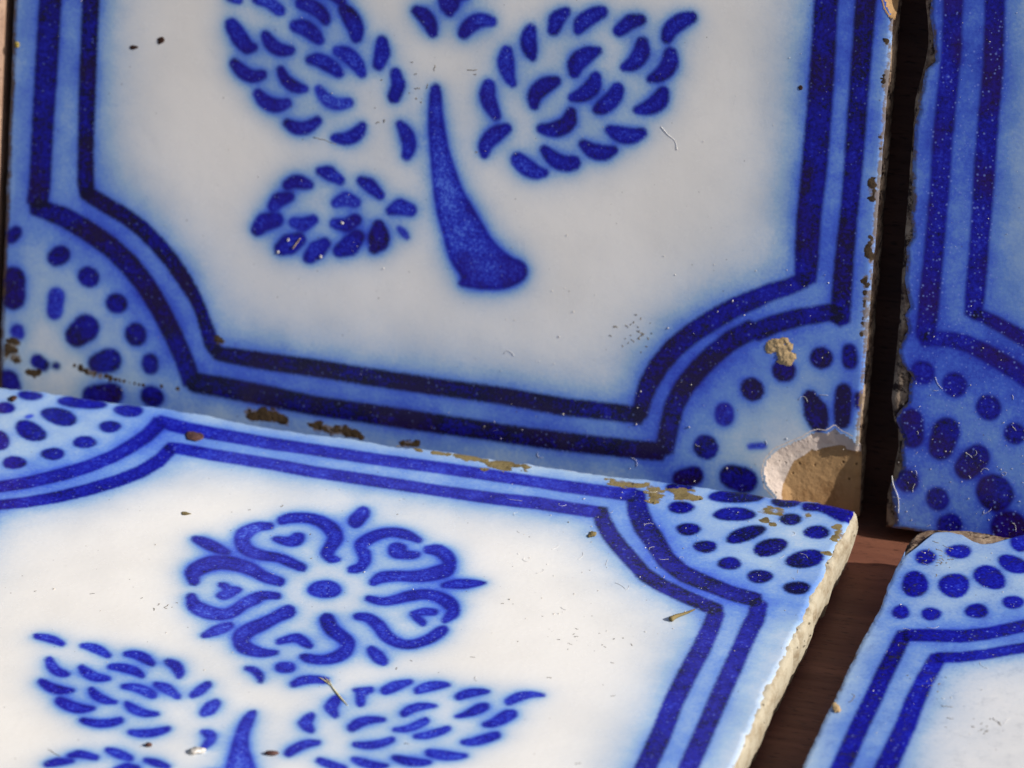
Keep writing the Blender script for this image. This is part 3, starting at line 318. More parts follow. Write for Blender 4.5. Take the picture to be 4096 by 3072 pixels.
STROKES_3 = "0,66,2885,5622,2940,5665,3070,5696,3177,5651,3266,5552,3280,5544,3288,5443,3299,5296,3396,5200,3455,5234,3463,5244,3462,5264,3451,5282,3438,5288,3388,5298,3386,5320,3385,5390,3387,5544,3304,5696,3173,5796,3038,5824,2892,5786,2834,5723,2825,5693,2836,5650,2862,5620|0,66,2782,5615,2674,5584,2584,5440,2645,5240,2764,5121,2915,5097,3020,5106,3116,5066,3229,5026,3250,5030,3256,5061,3244,5100,3220,5123,3104,5183,2999,5214,2890,5218,2760,5262,2714,5336,2704,5337,2738,5468,2817,5528,2828,5548,2822,5582,2803,5610|0,66,2878,5399,2894,5440,2988,5457,3014,5526,3070,5536,3103,5480,3104,5388,3047,5339,2941,5361|0,66,3460,5762,3462,5796,3466,5830,3468,5863,3472,5897,3464,5961,3428,6018,3388,6030,3366,5992,3361,5961,3356,5930,3350,5898,3344,5867,3353,5796,3392,5736,3436,5722|0,66,3947,5710,3813,5795,3676,5786,3563,5695,3498,5522,3568,5365,3599,5311,3602,5234,3566,5192,3557,5168,3566,5132,3586,5105,3607,5105,3670,5146,3688,5291,3636,5433,3595,5465,3633,5580,3717,5672,3833,5672,3952,5644,3966,5646,3970,5667,3962,5694|0,66,4065,5520,4141,5508,4215,5442,4224,5404,4160,5342,4068,5260,3937,5221,3808,5172,3772,5060,3770,5030,3784,4994,3806,4976,3823,4986,3869,5042,3979,5096,4118,5122,4234,5181,4328,5298,4272,5532,4130,5656,4038,5622,4022,5605,4023,5567,4042,5532|0,66,3760,5516,3772,5584,3835,5602,3883,5560,3895,5508,3990,5517,4016,5478,3990,5426,3873,5393,3806,5420|0,66,4323,5097,4402,5108,4473,5124,4538,5163,4602,5222,4606,5229,4605,5242,4598,5252,4591,5254,4508,5255,4434,5243,4365,5213,4304,5148,4297,5136,4300,5116,4311,5100|0,66,3838,4764,3946,4738,4039,4774,4138,4855,4248,4912,4348,4885,4436,4811,4451,4800,4446,4697,4446,4669,4461,4642,4480,4633,4492,4647,4542,4764,4470,4942,4338,5020,4214,5030,4088,4974,3994,4876,3920,4830,3825,4836,3812,4828,3810,4804,3821,4776|0,66,4229,4655,4266,4676,4300,4696,4333,4702,4369,4710,4382,4724,4381,4756,4366,4786,4346,4794,4308,4790,4268,4785,4233,4750,4201,4716,4194,4700,4200,4674,4214,4656|0,66,4238,4625,4258,4607,4278,4589,4298,4571,4318,4553,4337,4548,4348,4566,4344,4599,4328,4625,4308,4642,4288,4658,4268,4675,4248,4692,4230,4697,4219,4679,4223,4649|0,66,3839,4503,3917,4494,4017,4394,4116,4280,4247,4224,4352,4238,4448,4326,4513,4443,4526,4498,4529,4534,4512,4576,4485,4595,4466,4582,4439,4548,4390,4424,4312,4341,4232,4338,4131,4408,4042,4520,3910,4602,3818,4582,3806,4569,3806,4540,3820,4512|0,66,4068,4085,4102,4044,4136,4002,4166,3985,4193,3971,4220,3963,4236,3988,4230,4033,4206,4067,4182,4098,4158,4128,4123,4152,4087,4178,4060,4189,4042,4166,4047,4122|0,66,3603,4386,3692,4260,3802,4182,3846,4139,3849,4115,3819,4035,3750,3967,3643,3962,3614,3952,3601,3944,3598,3921,3610,3894,3626,3882,3668,3857,3786,3864,3885,3918,3945,4029,3920,4206,3820,4313,3725,4388,3662,4490,3620,4525,3585,4508,3578,4450|0,66,3279,4540,3226,4441,3160,4322,3082,4226,3035,4070,3124,3880,3250,3828,3352,3842,3424,3894,3430,3905,3428,3924,3416,3941,3404,3944,3324,3937,3230,3964,3150,4011,3155,4006,3177,4096,3242,4198,3303,4326,3365,4402,3374,4452,3352,4514,3312,4551|0,66,3401,4030,3463,4072,3510,4093,3572,4052,3620,4040,3636,4039,3643,4058,3636,4086,3620,4105,3572,4152,3488,4202,3423,4156,3370,4088,3365,4070,3372,4045,3387,4028|0,66,2544,4426,2610,4294,2743,4220,2882,4228,2970,4304,3009,4425,3072,4515,3094,4581,3186,4610,3199,4624,3196,4656,3180,4684,3160,4692,3052,4683,2995,4638,2930,4532,2898,4412,2836,4364,2716,4390,2633,4431,2594,4483,2565,4514,2538,4510,2529,4473|0,66,2536,4716,2520,4736,2556,4826,2630,4895,2752,4904,2896,4866,2996,4813,3136,4788,3158,4798,3162,4836,3144,4879,3118,4900,2982,4942,2880,5014,2718,5064,2569,5060,2457,4986,2400,4814,2476,4660,2508,4624,2539,4624,2550,4664|0,66,2703,4711,2760,4714,2793,4678,2858,4688,2894,4654,2872,4593,2832,4510,2788,4498,2738,4529,2748,4585,2766,4617,2707,4672|0,66,2849,3963,2896,4002,2937,4040,2970,4082,2992,4132,2998,4156,2988,4188,2968,4210,2950,4206,2910,4186,2874,4148,2842,4090,2814,4017,2811,3998,2820,3973,2836,3958|0,66,2324,5202,2394,5160,2468,5124,2546,5102,2618,5102,2630,5106,2634,5125,2625,5148,2610,5162,2532,5215,2453,5256,2378,5279,2312,5282,2296,5276,2293,5250,2304,5219|0,55,3596,4864,3606,4813,3585,4765,3542,4735,3492,4722,3438,4726,3390,4752,3365,4800,3366,4850,3384,4896,3418,4935,3472,4951,3525,4938,3566,4906|0,50,3534,3678,3549,3683,3564,3688,3579,3693,3594,3698,3612,3722,3607,3767,3583,3807,3553,3817,3538,3814,3522,3810,3508,3806,3492,3803,3474,3778,3478,3730,3504,3688|0,50,3285,3632,3324,3620,3360,3593,3389,3564,3414,3522,3426,3504,3439,3502,3446,3515,3442,3536,3420,3608,3368,3667,3314,3691,3273,3683,3264,3676,3264,3658,3272,3640|0,55,3691,3523,3733,3565,3782,3597,3837,3619,3890,3626,3903,3638,3902,3666,3889,3692,3870,3702,3812,3704,3746,3692,3686,3655,3652,3586,3647,3564,3657,3534,3676,3517|0,60,4364,3610,4390,3646,4416,3678,4450,3733,4486,3788,4492,3804,4486,3826,4472,3841,4460,3840,4410,3812,4358,3784,4332,3742,4308,3703,4301,3670,4315,3628,4342,3603|0,60,4581,3682,4626,3719,4670,3758,4714,3795,4752,3824,4759,3834,4758,3852,4748,3867,4738,3872,4685,3876,4628,3859,4575,3820,4538,3758,4532,3733,4542,3698,4562,3677|0,60,4120,3585,4154,3560,4197,3534,4225,3571,4246,3604,4252,3623,4245,3650,4229,3668,4214,3667,4184,3652,4162,3642,4144,3632,4115,3622,4108,3620,4106,3607,4111,3592|0,60,4146,3561,4156,3533,4166,3503,4176,3475,4186,3447,4205,3414,4230,3405,4244,3425,4241,3462,4232,3491,4224,3520,4214,3549,4206,3578,4185,3614,4158,3624,4142,3602|0,60,4889,3684,4930,3728,4976,3764,5020,3796,5057,3822,5062,3830,5062,3844,5054,3856,5046,3860,4998,3863,4942,3849,4888,3816,4847,3760,4840,3734,4850,3701,4871,3680|0,60,4935,3453,4992,3483,5043,3524,5082,3567,5108,3608,5116,3634,5106,3671,5085,3694,5065,3691,5028,3664,4996,3603,4964,3538,4920,3488,4916,3478,4918,3464,4927,3453|0,60,3991,3469,3984,3421,3984,3330,4044,3260,4085,3226,4100,3215,4112,3221,4114,3242,4105,3265,4077,3326,4066,3354,4070,3365,4067,3420,4058,3464,4031,3498,4003,3499|0,60,4580,3376,4609,3433,4648,3475,4694,3511,4747,3542,4752,3549,4752,3564,4744,3576,4735,3579,4672,3578,4610,3558,4560,3512,4532,3440,4530,3411,4543,3379,4564,3365|0,60,5166,3401,5222,3416,5274,3470,5310,3526,5327,3561,5337,3591,5327,3634,5302,3662,5279,3659,5242,3642,5208,3574,5178,3501,5144,3453,5137,3439,5141,3417,5153,3402|0,60,3896,3219,3880,3175,3870,3082,3936,3014,3975,2992,3994,2984,4006,2998,4004,3027,3990,3052,3958,3102,3952,3105,3955,3116,3951,3174,3947,3207,3928,3234,3907,3238|0,60,4282,3097,4310,3156,4344,3202,4390,3241,4446,3269,4454,3278,4452,3296,4443,3311,4432,3315,4366,3309,4302,3292,4250,3247,4225,3167,4224,3133,4240,3098,4266,3082|0,60,4562,3171,4634,3184,4688,3224,4726,3274,4753,3322,4758,3349,4746,3383,4725,3401,4708,3392,4679,3350,4648,3298,4607,3249,4548,3213,4542,3204,4544,3188,4552,3174|0,60,4737,3123,4800,3141,4858,3183,4903,3234,4930,3280,4934,3301,4926,3327,4910,3342,4896,3338,4864,3306,4819,3261,4768,3215,4716,3176,4709,3164,4712,3142,4724,3126|0,60,5079,3146,5140,3148,5200,3182,5252,3230,5291,3278,5300,3303,5290,3340,5270,3363,5250,3360,5204,3323,5157,3273,5110,3228,5062,3200,5054,3189,5056,3168,5066,3150|0,60,4349,2907,4432,2903,4500,2932,4552,2980,4590,3036,4594,3056,4586,3082,4570,3098,4556,3094,4514,3053,4464,3016,4406,2984,4334,2962,4325,2952,4326,2932,4336,2914|0,60,3950,2670,3976,2733,4011,2785,4052,2828,4094,2860,4101,2871,4098,2892,4087,2910,4074,2913,4017,2905,3964,2868,3922,2808,3896,2734,3895,2702,3911,2670,3934,2656|0,60,4886,2936,4953,2918,5026,2923,5093,2948,5146,2990,5153,2999,5151,3016,5142,3031,5132,3034,5068,3030,4998,3029,4930,3026,4870,3022,4854,3012,4852,2982,4865,2950|0,60,4668,2824,4728,2796,4796,2786,4864,2800,4922,2837,4930,2848,4929,2869,4918,2886,4905,2890,4839,2886,4774,2883,4713,2882,4660,2884,4648,2878,4645,2858,4654,2836|0,60,4395,2723,4448,2693,4516,2679,4586,2686,4643,2718,4650,2726,4648,2744,4640,2758,4628,2762,4566,2760,4499,2769,4436,2780,4389,2782,4376,2778,4373,2759,4381,2736|0,60,4168,2636,4210,2619,4254,2602,4312,2602,4368,2601,4380,2608,4382,2628,4372,2650,4358,2660,4298,2676,4240,2692,4201,2700,4160,2709,4144,2704,4140,2680,4150,2651|0,60,5254,3722,5294,3772,5334,3821,5383,3862,5448,3887,5454,3894,5454,3908,5448,3920,5438,3924,5363,3928,5297,3909,5244,3864,5209,3793,5204,3765,5216,3732,5236,3714|0,55,1657,3624,1718,3612,1772,3602,1823,3591,1873,3576,1886,3578,1890,3597,1882,3622,1867,3637,1811,3671,1753,3690,1695,3694,1640,3681,1630,3673,1631,3652,1642,3632|0,55,2026,3598,2080,3582,2132,3562,2186,3542,2250,3520,2264,3519,2270,3536,2264,3560,2249,3578,2181,3635,2116,3664,2059,3666,2012,3647,2004,3640,2005,3622,2014,3605|0,55,2378,3576,2430,3572,2482,3554,2533,3532,2594,3506,2609,3503,2616,3519,2612,3544,2598,3562,2532,3630,2465,3660,2406,3658,2358,3633,2350,3622,2352,3602,2364,3582|0,55,2700,3554,2754,3516,2782,3480,2802,3453,2812,3440,2826,3412,2846,3400,2860,3410,2860,3438,2856,3485,2818,3558,2756,3616,2692,3622,2678,3618,2674,3597,2684,3570|0,55,1839,3354,1884,3274,1950,3215,2013,3192,2057,3207,2067,3215,2066,3234,2056,3255,2042,3263,1998,3280,1954,3312,1912,3350,1872,3401,1850,3420,1830,3416,1826,3388|0,55,2111,3322,2153,3262,2218,3218,2292,3205,2364,3234,2374,3242,2372,3263,2361,3283,2347,3290,2268,3301,2208,3327,2162,3353,2123,3374,2106,3383,2095,3370,2098,3344|0,55,2329,3382,2392,3381,2460,3372,2524,3358,2576,3338,2590,3336,2596,3352,2590,3377,2576,3394,2516,3445,2440,3469,2367,3467,2308,3444,2298,3434,2300,3410,2314,3388|0,55,1907,3058,1972,3005,2042,2978,2108,2984,2168,3024,2174,3032,2172,3048,2162,3062,2152,3066,2081,3069,2021,3082,1966,3100,1907,3128,1889,3130,1880,3110,1888,3079|0,55,2282,3066,2329,2999,2394,2958,2459,2948,2520,2966,2527,2972,2527,2984,2520,2998,2510,3004,2444,3022,2386,3050,2340,3080,2299,3114,2282,3124,2270,3114,2270,3090|0,55,2510,3164,2576,3162,2638,3144,2694,3122,2744,3101,2764,3102,2772,3126,2762,3160,2742,3182,2686,3220,2621,3244,2553,3246,2492,3220,2483,3210,2485,3189,2496,3170|0,55,2718,3258,2766,3226,2810,3198,2863,3172,2920,3144,2936,3142,2944,3160,2938,3186,2922,3205,2866,3255,2806,3308,2756,3312,2712,3313,2700,3310,2696,3292,2704,3270|0,55,3040,3194,3061,3224,3082,3256,3093,3303,3104,3348,3103,3379,3086,3410,3064,3423,3050,3410,3033,3371,3016,3334,3008,3290,2999,3244,2998,3221,3010,3196,3028,3185|0,55,2126,2844,2198,2802,2268,2782,2336,2794,2398,2844,2404,2853,2401,2870,2391,2884,2380,2886,2304,2885,2243,2899,2184,2918,2118,2938,2096,2935,2090,2906,2102,2868|0,55,2595,2969,2640,2910,2712,2872,2791,2866,2864,2900,2870,2908,2869,2924,2860,2938,2850,2943,2770,2946,2699,2970,2642,2996,2602,3014,2589,3019,2580,3008,2584,2986|0,55,3202,2992,3223,3014,3244,3040,3247,3087,3248,3130,3246,3169,3224,3206,3196,3218,3180,3199,3164,3170,3149,3145,3146,3106,3143,3062,3142,3028,3160,2993,3186,2978|0,55,2376,2671,2445,2649,2521,2650,2592,2680,2646,2740,2652,2760,2643,2789,2625,2808,2608,2807,2552,2762,2490,2738,2425,2728,2364,2732,2352,2726,2350,2705,2360,2682|0,55,2760,2621,2830,2609,2900,2627,2962,2670,3010,2734,3015,2750,3008,2774,2993,2790,2980,2788,2923,2748,2863,2716,2802,2692,2744,2682,2734,2674,2734,2652,2745,2630|0,55,3255,2765,3297,2730,3301,2730,3305,2726,3300,2631,3302,2609,3315,2589,3330,2584,3339,2596,3367,2684,3350,2780,3292,2829,3248,2819,3236,2815,3234,2797,3242,2776|0,55,2446,2230,2483,2242,2514,2251,2572,2249,2634,2247,2647,2254,2648,2278,2636,2302,2620,2312,2555,2324,2486,2334,2454,2302,2426,2270,2422,2260,2426,2244,2436,2232|0,55,2684,2360,2727,2338,2771,2316,2822,2311,2872,2306,2886,2312,2888,2334,2878,2358,2862,2372,2808,2395,2755,2418,2715,2422,2674,2424,2660,2420,2657,2398,2667,2374|0,55,2344,2076,2375,2094,2404,2112,2446,2140,2491,2170,2496,2178,2494,2194,2484,2208,2474,2210,2420,2204,2364,2197,2336,2166,2310,2136,2305,2118,2312,2093,2328,2075|0,55,2986,2320,3030,2304,3074,2289,3118,2285,3162,2281,3174,2286,3176,2303,3168,2324,3154,2334,3107,2352,3059,2372,3018,2372,2976,2374,2965,2368,2964,2350,2972,2330|0,55,2822,2164,2860,2176,2896,2185,2928,2186,2964,2189,2978,2198,2978,2225,2964,2252,2946,2263,2907,2268,2863,2273,2830,2239,2802,2206,2796,2196,2800,2178,2811,2166|1,40,3479,3122,3505,3154,3533,3128,3547,3008,3574,2833,3640,2655,3754,2461,3822,2317,3612,2258,3552,2467,3510,2684,3476,2888,3467,3018|3,60,1459,6752,1588,6706,1724,6680,1934,6669,2434,6646,2767,6653,3275,6644,3773,6656,4272,6656,4580,6656,4780,6646,5172,6656,5360,6654,5364,6753,5316,6849,5138,6819,4746,6809,4546,6812,4236,6812,3735,6814,3236,6802,2727,6811,2391,6812,1892,6840,1680,6861,1553,6880,1430,6903,1422,6833|3,60,1686,6380,1780,6393,2042,6369,2531,6361,2872,6337,3376,6334,3874,6333,4370,6332,4670,6352,4965,6348,5190,6351,5196,6432,5156,6512,4932,6510,4632,6520,4332,6494,3840,6482,3338,6490,2834,6494,2492,6518,2001,6526,1739,6544,1638,6530,1642,6452|3,66,1404,6866,1385,6642,1330,6475,1246,6276,1116,6088,973,5935,787,5763,588,5626,378,5520,67,5404,79,5326,128,5262,440,5378,654,5486,862,5615,1057,5780,1204,5938,1340,6134,1434,6337,1500,6518,1534,6743,1474,6847|3,68,1635,6502,1610,6312,1536,6124,1420,5958,1242,5764,1056,5594,857,5460,692,5368,480,5266,168,5156,178,5090,220,5034,532,5144,746,5248,919,5327,1125,5457,1320,5620,1504,5814,1630,5984,1718,6190,1742,6403,1692,6488|3,84,5270,6742,5362,6466,5482,6240,5612,6066,5788,5815,5986,5658,6178,5586,6394,5504,6626,5461,6642,5546,6606,5641,6378,5690,6170,5776,5994,5860,5840,6004,5688,6247,5570,6410,5483,6575,5392,6812,5309,6839|3,84,5090,6422,5169,6253,5286,6065,5414,5908,5551,5756,5694,5595,5871,5478,6095,5372,6310,5280,6384,5266,6400,5330,6374,5409,6303,5442,6090,5532,5874,5642,5718,5756,5592,5908,5458,6064,5346,6208,5247,6368,5176,6514,5111,6515|3,74,6296,5351,6308,5141,6312,4840,6302,4496,6300,4116,6323,3690,6329,3241,6329,2620,6406,2526,6481,2550,6476,3174,6467,3632,6441,4056,6440,4421,6448,4770,6436,5090,6418,5311,6354,5382|3,74,6568,5536,6592,5340,6586,5157,6593,4877,6597,4571,6604,4199,6614,3851,6625,3318,6626,2698,6696,2612,6766,2635,6760,3260,6746,3796,6737,4142,6732,4511,6724,4819,6718,5091,6724,5296,6686,5526,6619,5582|2,92,5808,6694,5804,6657,5786,6626,5758,6600,5720,6586,5680,6592,5652,6615,5636,6646,5631,6681,5646,6716,5678,6739,5718,6746,5755,6742,5789,6725|2,92,5724,6972,5718,6942,5696,6914,5665,6890,5625,6876,5584,6878,5555,6896,5540,6922,5538,6950,5555,6981,5590,7004,5632,7011,5670,7010,5704,6997|2,92,6278,6995,6274,6952,6222,6904,6144,6869,6060,6844,5975,6834,5908,6849,5886,6886,5902,6929,5942,6974,6012,7016,6102,7041,6183,7040,6242,7024|2,92,5936,6403,5934,6368,5918,6336,5894,6310,5858,6298,5822,6307,5795,6330,5778,6358,5772,6394,5788,6428,5818,6448,5853,6456,5888,6453,5920,6435|2,92,6281,6723,6282,6681,6246,6639,6188,6608,6124,6591,6060,6586,6008,6604,5988,6641,5998,6682,6026,6724,6078,6760,6145,6779,6206,6774,6252,6754|2,92,6403,6551,6408,6503,6384,6439,6346,6377,6299,6322,6246,6284,6202,6282,6180,6312,6176,6357,6188,6416,6225,6482,6277,6533,6327,6560,6371,6568|2,92,6114,6194,6116,6162,6104,6129,6079,6104,6044,6098,6011,6106,5984,6124,5964,6152,5962,6188,5980,6218,6007,6238,6039,6250,6074,6248,6102,6226|2,92,6351,6014,6356,5978,6342,5944,6313,5924,6280,5916,6246,5920,6216,5938,6201,5972,6203,6008,6216,6040,6240,6066,6274,6077,6308,6068,6334,6044|2,92,6627,5902,6624,5864,6606,5831,6580,5804,6544,5790,6506,5798,6478,5823,6461,5855,6457,5892,6471,5928,6503,5952,6540,5958,6576,5953,6608,5935|2,96,6571,6988,6564,6956,6544,6926,6509,6899,6462,6886,6419,6890,6388,6907,6368,6931,6366,6963,6390,6995,6431,7017,6474,7028,6519,7031,6556,7017|2,96,6632,6746,6631,6714,6620,6682,6597,6658,6564,6650,6533,6659,6508,6679,6491,6707,6488,6742,6503,6772,6530,6792,6560,6800,6592,6798,6619,6778|2,96,6880,6621,6885,6583,6869,6546,6836,6522,6798,6515,6760,6519,6727,6538,6709,6573,6713,6612,6731,6646,6758,6674,6796,6688,6835,6679,6863,6654|2,96,6614,6390,6619,6334,6602,6276,6572,6222,6531,6178,6482,6160,6444,6176,6419,6212,6408,6260,6416,6319,6450,6374,6495,6410,6541,6425,6584,6422|2,96,6917,6280,6924,6228,6910,6168,6869,6115,6815,6085,6763,6077,6716,6088,6683,6124,6681,6180,6705,6239,6743,6290,6793,6330,6849,6344,6893,6322|2,88,6643,6884,6736,6903,6831,6860,6917,6810,6979,6809,7010,6828,7018,6888,6996,6954,6960,6985,6901,7006,6817,7018,6717,7012,6619,6982,6604,6964,6606,6927,6622,6894|2,98,6930,5820,6928,5786,6915,5752,6885,5725,6845,5716,6808,5724,6777,5743,6756,5772,6756,5809,6776,5842,6808,5864,6846,5877,6886,5875,6917,5854|2,80,433,6929,428,6903,409,6881,380,6864,340,6858,299,6868,270,6887,252,6910,248,6937,266,6961,301,6974,341,6977,380,6971,416,6955|2,80,966,6950,964,6910,915,6876,841,6855,760,6846,676,6850,610,6874,587,6910,599,6948,636,6983,703,7011,790,7018,869,7006,928,6982|2,80,823,6645,824,6599,797,6564,739,6555,672,6574,609,6606,554,6651,524,6704,532,6750,570,6776,622,6786,688,6779,755,6745,802,6696|2,80,1274,6928,1275,6892,1260,6856,1224,6832,1176,6826,1130,6838,1090,6860,1063,6892,1062,6931,1086,6962,1123,6983,1168,6994,1218,6989,1256,6963|2,80,1192,6658,1193,6623,1182,6592,1162,6567,1129,6556,1094,6565,1066,6588,1046,6617,1038,6652,1048,6684,1074,6705,1107,6712,1141,6708,1173,6690|2,80,685,6342,671,6302,638,6282,589,6278,526,6303,468,6354,428,6413,408,6469,408,6518,440,6544,497,6535,558,6504,616,6459,666,6401|2,80,289,6704,297,6668,286,6638,264,6618,236,6609,204,6613,174,6634,157,6668,152,6702,158,6733,176,6758,208,6766,240,6754,267,6733|2,80,1090,6383,1096,6346,1081,6314,1054,6292,1020,6281,983,6284,950,6306,933,6339,930,6374,938,6408,962,6434,998,6443,1034,6433,1066,6412|2,80,913,6148,918,6114,910,6079,884,6054,847,6047,810,6055,778,6074,754,6104,749,6140,765,6172,791,6194,825,6208,864,6204,896,6180|2,80,678,5946,683,5908,668,5876,642,5853,609,5840,570,5844,538,5868,520,5902,512,5938,520,5974,546,6000,584,6006,620,5997,654,5978|2,80,430,6218,449,6158,446,6106,424,6078,394,6070,357,6082,318,6120,290,6179,278,6238,278,6288,292,6328,324,6338,363,6314,399,6271|2,35,470,6634,472,6624,470,6614,465,6604,457,6595,448,6592,440,6594,434,6598,431,6607,433,6618,439,6628,447,6636,456,6640,465,6640"
STROKES_4 = "3,76,230,5478,215,5166,206,4888,205,4585,194,4248,192,3660,186,3036,254,2952,324,2976,325,3602,322,4189,329,4525,327,4830,332,5104,334,5422,284,5493|3,72,532,5246,505,4946,493,4616,501,4305,486,3752,477,3125,552,3031,628,3058,636,3683,642,4245,628,4560,628,4876,648,5170,593,5255|3,72,303,5362,478,5406,700,5452,872,5538,1032,5656,1137,5736,1349,5923,1578,6165,1566,6250,1523,6300,1296,6060,1086,5874,985,5796,826,5684,664,5606,443,5560,269,5506,267,5428|3,72,596,5142,760,5195,928,5283,1088,5392,1195,5454,1410,5620,1643,5826,1637,5896,1602,5942,1368,5736,1156,5572,1050,5511,890,5402,728,5316,566,5270,564,5200|2,74,286,6159,296,6081,282,6020,254,5982,219,5966,178,5982,140,6038,118,6111,110,6184,114,6253,140,6300,179,6305,220,6276,256,6227|2,74,580,6224,584,6156,574,6092,541,6046,494,6039,449,6063,408,6106,378,6167,372,6240,392,6298,427,6336,470,6354,518,6341,559,6292|2,74,832,6316,820,6260,782,6236,732,6240,680,6262,630,6308,596,6374,591,6438,606,6488,636,6522,684,6529,739,6498,784,6443,815,6382|2,74,239,5745,245,5707,237,5673,217,5654,194,5650,170,5656,147,5679,134,5715,133,5752,140,5784,156,5809,180,5818,204,5804,224,5778|2,74,472,5784,470,5748,458,5718,439,5695,412,5684,384,5693,362,5718,349,5750,344,5784,354,5818,376,5839,404,5843,432,5836,457,5817|2,74,791,5920,796,5880,782,5842,754,5820,722,5814,688,5818,658,5840,644,5878,646,5917,660,5952,682,5980,716,5992,750,5980,774,5953|2,74,1022,6109,1020,6074,1006,6043,984,6018,953,6007,922,6016,899,6040,885,6070,881,6106,894,6139,920,6160,951,6166,981,6160,1008,6142|2,74,966,6561,949,6525,917,6504,872,6496,818,6513,769,6553,739,6601,725,6648,730,6692,762,6717,813,6714,865,6692,914,6658,954,6611|2,74,255,6543,256,6500,243,6464,223,6439,196,6426,164,6436,140,6468,126,6506,121,6548,128,6589,152,6614,181,6618,210,6606,237,6582|2,74,488,6692,489,6653,476,6615,446,6588,407,6581,370,6590,340,6610,318,6644,320,6684,340,6719,370,6744,407,6758,446,6754,475,6728|2,74,892,6944,894,6892,885,6846,865,6811,835,6802,803,6822,778,6859,758,6906,750,6960,761,7007,786,7032,814,7040,846,7030,876,6996"
T2_GLAZE_LEFT = [(0.72, 1.71), (2.65, 1.26), (5.75, 0.63), (7.15, 0.71), (8.23, 1.4), (9.92, 2.14), (11.84, 1.69), (14.62, 1.86), (16.83, 0.62), (18.0, 0.52), (18.63, 0.86), (20.19, 2.18), (22.93, 2.16), (24.5, 2.41), (26.24, 0.73), (27.92, 0.02), (29.95, 0.63), (31.6, 1.27), (33.87, 0.7), (35.12, 1.37), (36.81, 0.85), (39.63, 0.05), (42.37, 0.21), (44.07, -0.12), (46.13, 0.86), (49.34, 0.22), (51.69, 0.51), (54.87, -0.03), (57.17, -0.12), (60.04, -0.16), (62.91, -0.2), (65.45, 0.26), (67.14, -0.07), (68.72, 0.38), (71.8, 0.69), (73.3, 2.18), (76.47, 1.64), (79.23, 0.85), (82.05, 0.71)]
T2_BODY_LEFT = [(0.32, 0.24), (5.06, 0.0), (6.9, 0.34), (8.13, 0.63), (10.53, 0.83), (12.95, 1.18), (15.49, 0.92), (17.15, 0.11), (18.69, -0.21), (20.22, -0.52), (21.97, -0.47), (26.89, -0.38), (30.81, -0.31), (35.69, -0.31), (40.53, -0.51), (45.38, -0.51), (49.25, -0.53), (53.11, -0.56), (57.11, -0.59), (60.96, -0.52), (66.69, -0.6), (69.03, -0.22), (71.36, 0.16), (73.5, 0.56), (75.8, 0.75), (79.16, 0.29), (81.95, -0.22)]
T4_GLAZE_BACK = [(0.35, 130.43), (1.56, 133.34), (2.43, 136.16), (3.14, 138.03), (4.9, 138.71), (7.21, 138.63), (9.04, 137.3), (10.49, 136.79), (12.25, 137.47), (13.81, 139.02), (15.37, 140.57), (16.41, 141.24)]
T4_BODY_BACK = [(0.16, 134.41), (0.37, 135.95), (1.0, 138.16), (2.23, 139.44), (4.97, 140.03), (8.61, 140.88), (12.48, 140.68), (14.79, 140.59)]
T4_LEFT = [(71.13, -0.03), (80.87, -0.15), (86.84, -0.19), (92.25, -0.08), (96.35, 0.01), (100.44, -0.08), (103.91, -0.01), (108.11, 0.08), (111.64, 0.15), (115.91, 0.24), (119.54, 0.49), (123.49, 0.49), (126.69, 0.29)]
T3_BACK = [(1.2, 139.87), (10.05, 140.31), (19.06, 140.2), (28.08, 140.51), (36.38, 140.42), (43.15, 139.33), (53.41, 139.23), (59.35, 139.71), (67.04, 139.12), (73.5, 139.75), (81.56, 139.67), (85.69, 139.27), (86.07, 138.99), (87.16, 139.68), (87.75, 139.85), (93.36, 139.68), (98.92, 139.69), (103.63, 139.86), (109.47, 140.15), (115.35, 140.27), (120.24, 140.31), (125.13, 140.34), (129.14, 140.14), (134.08, 140.58), (137.88, 140.14), (139.91, 139.77)]
T3_RIGHT = [(75.96, 140.01), (82.57, 139.94), (87.55, 139.75), (93.73, 140.01), (97.17, 140.07), (101.24, 139.78), (106.56, 140.12), (110.76, 140.0), (115.32, 139.81), (118.97, 140.03), (119.43, 140.11), (123.06, 140.16), (123.69, 139.82), (124.0, 139.93), (127.0, 139.95), (131.13, 140.28), (134.8, 140.15), (138.94, 140.3)]
CHIP_OUT = [[127.5, 2.11], [125.82, 3.57], [125.15, 5.87], [125.49, 7.91], [126.73, 9.68], [129.16, 11.21], [131.04, 12.26], [132.32, 13.32], [133.46, 13.78], [134.63, 13.74], [135.92, 14.71], [136.95, 14.05], [138.76, 13.31], [139.82, 12.27]]
CHIP_IN = [[127.99, 2.17], [127.93, 4.26], [128.57, 6.15], [129.39, 8.25], [131.06, 9.48], [132.51, 10.97], [132.93, 10.53], [133.87, 11.06], [136.34, 11.89], [137.89, 12.0], [138.14, 11.34], [139.69, 11.46]]
CHIP_TOP = [[137.66, 82.06], [138.06, 81.35], [138.47, 80.25], [139.23, 79.11], [140.12, 78.74]]
